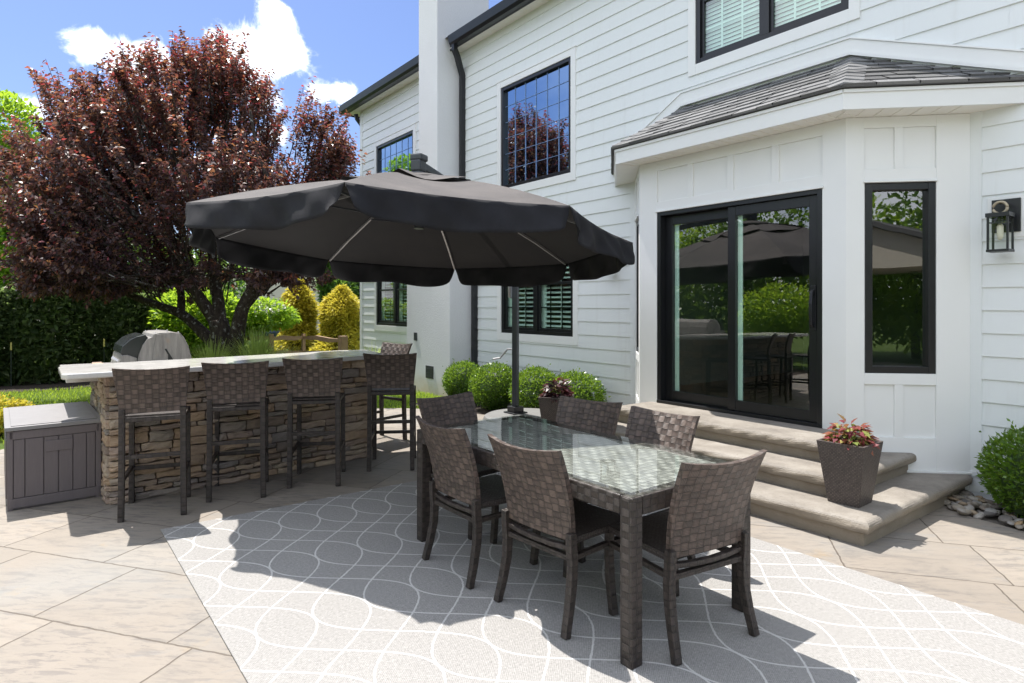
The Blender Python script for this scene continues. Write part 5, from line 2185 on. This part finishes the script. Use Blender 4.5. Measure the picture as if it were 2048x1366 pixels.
# neighbour house
nh = tag(empty('neighbor_house', tuple(px(560, 610, 34)[:2]) + (0,)), 'tan gabled neighbouring house far behind the golden cypress', 'house')
NI = Matrix.Translation((-nh.location.x, -nh.location.y, 0))
a0, a1, ap = px(400, 610, 33), px(668, 610, 33), px(534, 480, 33)
za = 1.55 + (610 - 583) * 33 / F_PX
depth = FWD * 7
b = MB()
b.prism([(a0.x, a0.y, 0), (a1.x, a1.y, 0), (a1.x, a1.y, za), (ap.x, ap.y, ap.z), (a0.x, a0.y, za)], depth)
o = b.build('wall', M['neighbor_wall']); o.parent = nh; o.matrix_parent_inverse = NI
b = MB()
for e0 in (a0, a1):
    s0 = Vector((e0.x, e0.y, za)); s1 = ap.copy()
    dn = (s0 - s1).normalized()
    s0 = s0 + dn * .5
    b.prism([s0 - FWD * .4 + Vector((0, 0, .02)), s1 - FWD * .4 + Vector((0, 0, .02)), s1 - FWD * .4 + Vector((0, 0, .22)), s0 - FWD * .4 + Vector((0, 0, .22))], depth + FWD * .8)
o = b.build('roof', M['neighbor_roof']); o.parent = nh; o.matrix_parent_inverse = NI
b = MB()
for e0 in (a0, a1):
    s0 = Vector((e0.x, e0.y, za)); s1 = ap.copy()
    s0 = s0 + (s0 - s1).normalized() * .5
    b.prism([s0 - FWD * .44 - Vector((0, 0, .14)), s1 - FWD * .44 - Vector((0, 0, .14)), s1 - FWD * .44 + Vector((0, 0, .2)), s0 - FWD * .44 + Vector((0, 0, .2))], FWD * .035)
o = b.build('bargeboard', M['neighbor_wall']); o.parent = nh; o.matrix_parent_inverse = NI

# parked car: its tail shows between the shrubs
cc = px(540, 610, 25.)
car = tag(empty('parked_car', (cc.x, cc.y, 0), math.atan2(FWD.y, FWD.x) + R(12)), 'dark blue parked car with red tail light, half hidden by shrubs', 'car')
b = MB()
bodyp = [(-2.2, .28), (-2.25, .55), (-2.18, .88), (-1.95, .95), (-1.35, 1.42), (-.2, 1.46), (.75, 1.0), (1.95, .86), (2.2, .62), (2.2, .28)]
b.prism([(x, -.86, z) for x, z in bodyp], (0, 1.72, 0))
b.build('body', M['car_paint'], car, bevel=.06)
b = MB()
b.prism([(-1.93, -.70, .985), (-1.93, .70, .985), (-1.40, .62, 1.405), (-1.40, -.62, 1.405)], (-.012, 0, .012))
for sy in (-1, 1):
    b.prism([(x, sy * .862, z) for x, z in [(-1.6, .98), (-1.2, 1.36), (-.25, 1.38), (.5, 1.02)]], (0, sy * .006, 0))
b.build('window', M['car_glass'], car)
for sx in (-1.35, 1.38):
    for sy in (-1, 1):
        b = MB()
        b.tube([(sx, sy * .70, .31), (sx, sy * .885, .31)], .31, 18)
        wh = b.build('wheel', M['tyre'], car)
        b = MB()
        b.tube([(sx, sy * .886, .31), (sx, sy * .895, .31)], .19, 14)
        b.build('rim', M['alu'], wh)
for sy in (-1, 1):
    b = MB()
    b.box(-2.27, sy * .55 - .22, .66, -2.19, sy * .55 + .22, .80)
    b.build('taillight', M['taillight'], car, bevel=.02)

# garden behind the camera, mirrored in the glass
BT = [(-19., -7.0, 8.3, 2.6), (-15.5, -8.2, 5.2, 2.2), (-11.5, -8.0, 5.3, 2.4), (-7.5, -8.6, 5.0, 2.3), (-3.2, -9.0, 5.6, 2.5), (1.5, -9.2, 6.0, 2.6), (11., -6.5, 6.2, 2.6), (11.5, -2., 5.4, 2.4), (11.5, 2.8, 6.0, 2.5), (12.8, .4, 4.4, 2.3), (13.5, 6.0, 5.5, 2.6)]
for i, (x, y, h_, r_) in enumerate(BT):
    e_ = [(x, y, h_ * .62, r_, r_, h_ * .38), (x + r_ * .5, y + .4, h_ * .45, r_ * .7, r_ * .7, h_ * .3), (x - r_ * .55, y + .5, h_ * .42, r_ * .7, r_ * .7, h_ * .3), (x, y + r_ * .3, h_ * .25, r_ * .9, r_ * .7, h_ * .22)]
    tree('garden_tree', 'leafy green garden tree behind the camera, mirrored in the window glass', 'tree', (x, y), e_, 7500, .20, .11, M['green_leaf'] if i % 3 == 2 else M['lime_leaf'], (.14, h_ * .45), group='garden trees mirrored in the glass')

tree('garden_shrub', 'small bright green garden tree behind the camera, mirrored in the sliding door', 'tree', (-8.6, -4.3), [(-8.6, -4.3, 1.45, 1.0, 1.0, .62), (-8.1, -4.2, 1.2, .7, .7, .4), (-9.2, -4.3, 1.15, .7, .7, .4)], 5000, .12, .06, M['lime_leaf'], (.07, 1.0))
# open garden pavilion on the far side of the patio, mirrored in the narrow bay window
pav = tag(empty('garden_pavilion', (9.0, 1.0, 0)), 'open beige gabled garden pavilion behind the camera, mirrored in the narrow window', 'pavilion')
PI_ = Matrix.Translation((-9.0, -1.0, 0))
M['beige'] = simple('beige_painted_wood', (.50, .46, .38), .6)


def pvpart(b, nm, mt):
    o = b.build(nm, mt)
    o.parent = pav
    o.matrix_parent_inverse = PI_


for xx in (7.7, 10.3):
    for yy_ in (-1.2, 3.2):
        b = MB()
        b.box(xx - .09, yy_ - .09, 0, xx + .09, yy_ + .09, 2.4)
        pvpart(b, 'post', M['beige'])
b = MB()
b.prism([(7.5, -1.5, 2.4), (7.5, 3.5, 2.4), (7.5, 3.5, 2.62), (7.5, 1.0, 3.5), (7.5, -1.5, 2.62)], (3.0, 0, 0))
pvpart(b, 'gable', M['beige'])
b = MB()
for sy in (-1, 1):
    b.prism([(7.3, 1.0, 3.52), (7.3, 1.0 + sy * 2.8, 2.55), (7.3, 1.0 + sy * 2.8, 2.66), (7.3, 1.0, 3.63)], (3.4, 0, 0))
pvpart(b, 'roof', M['shingle'])
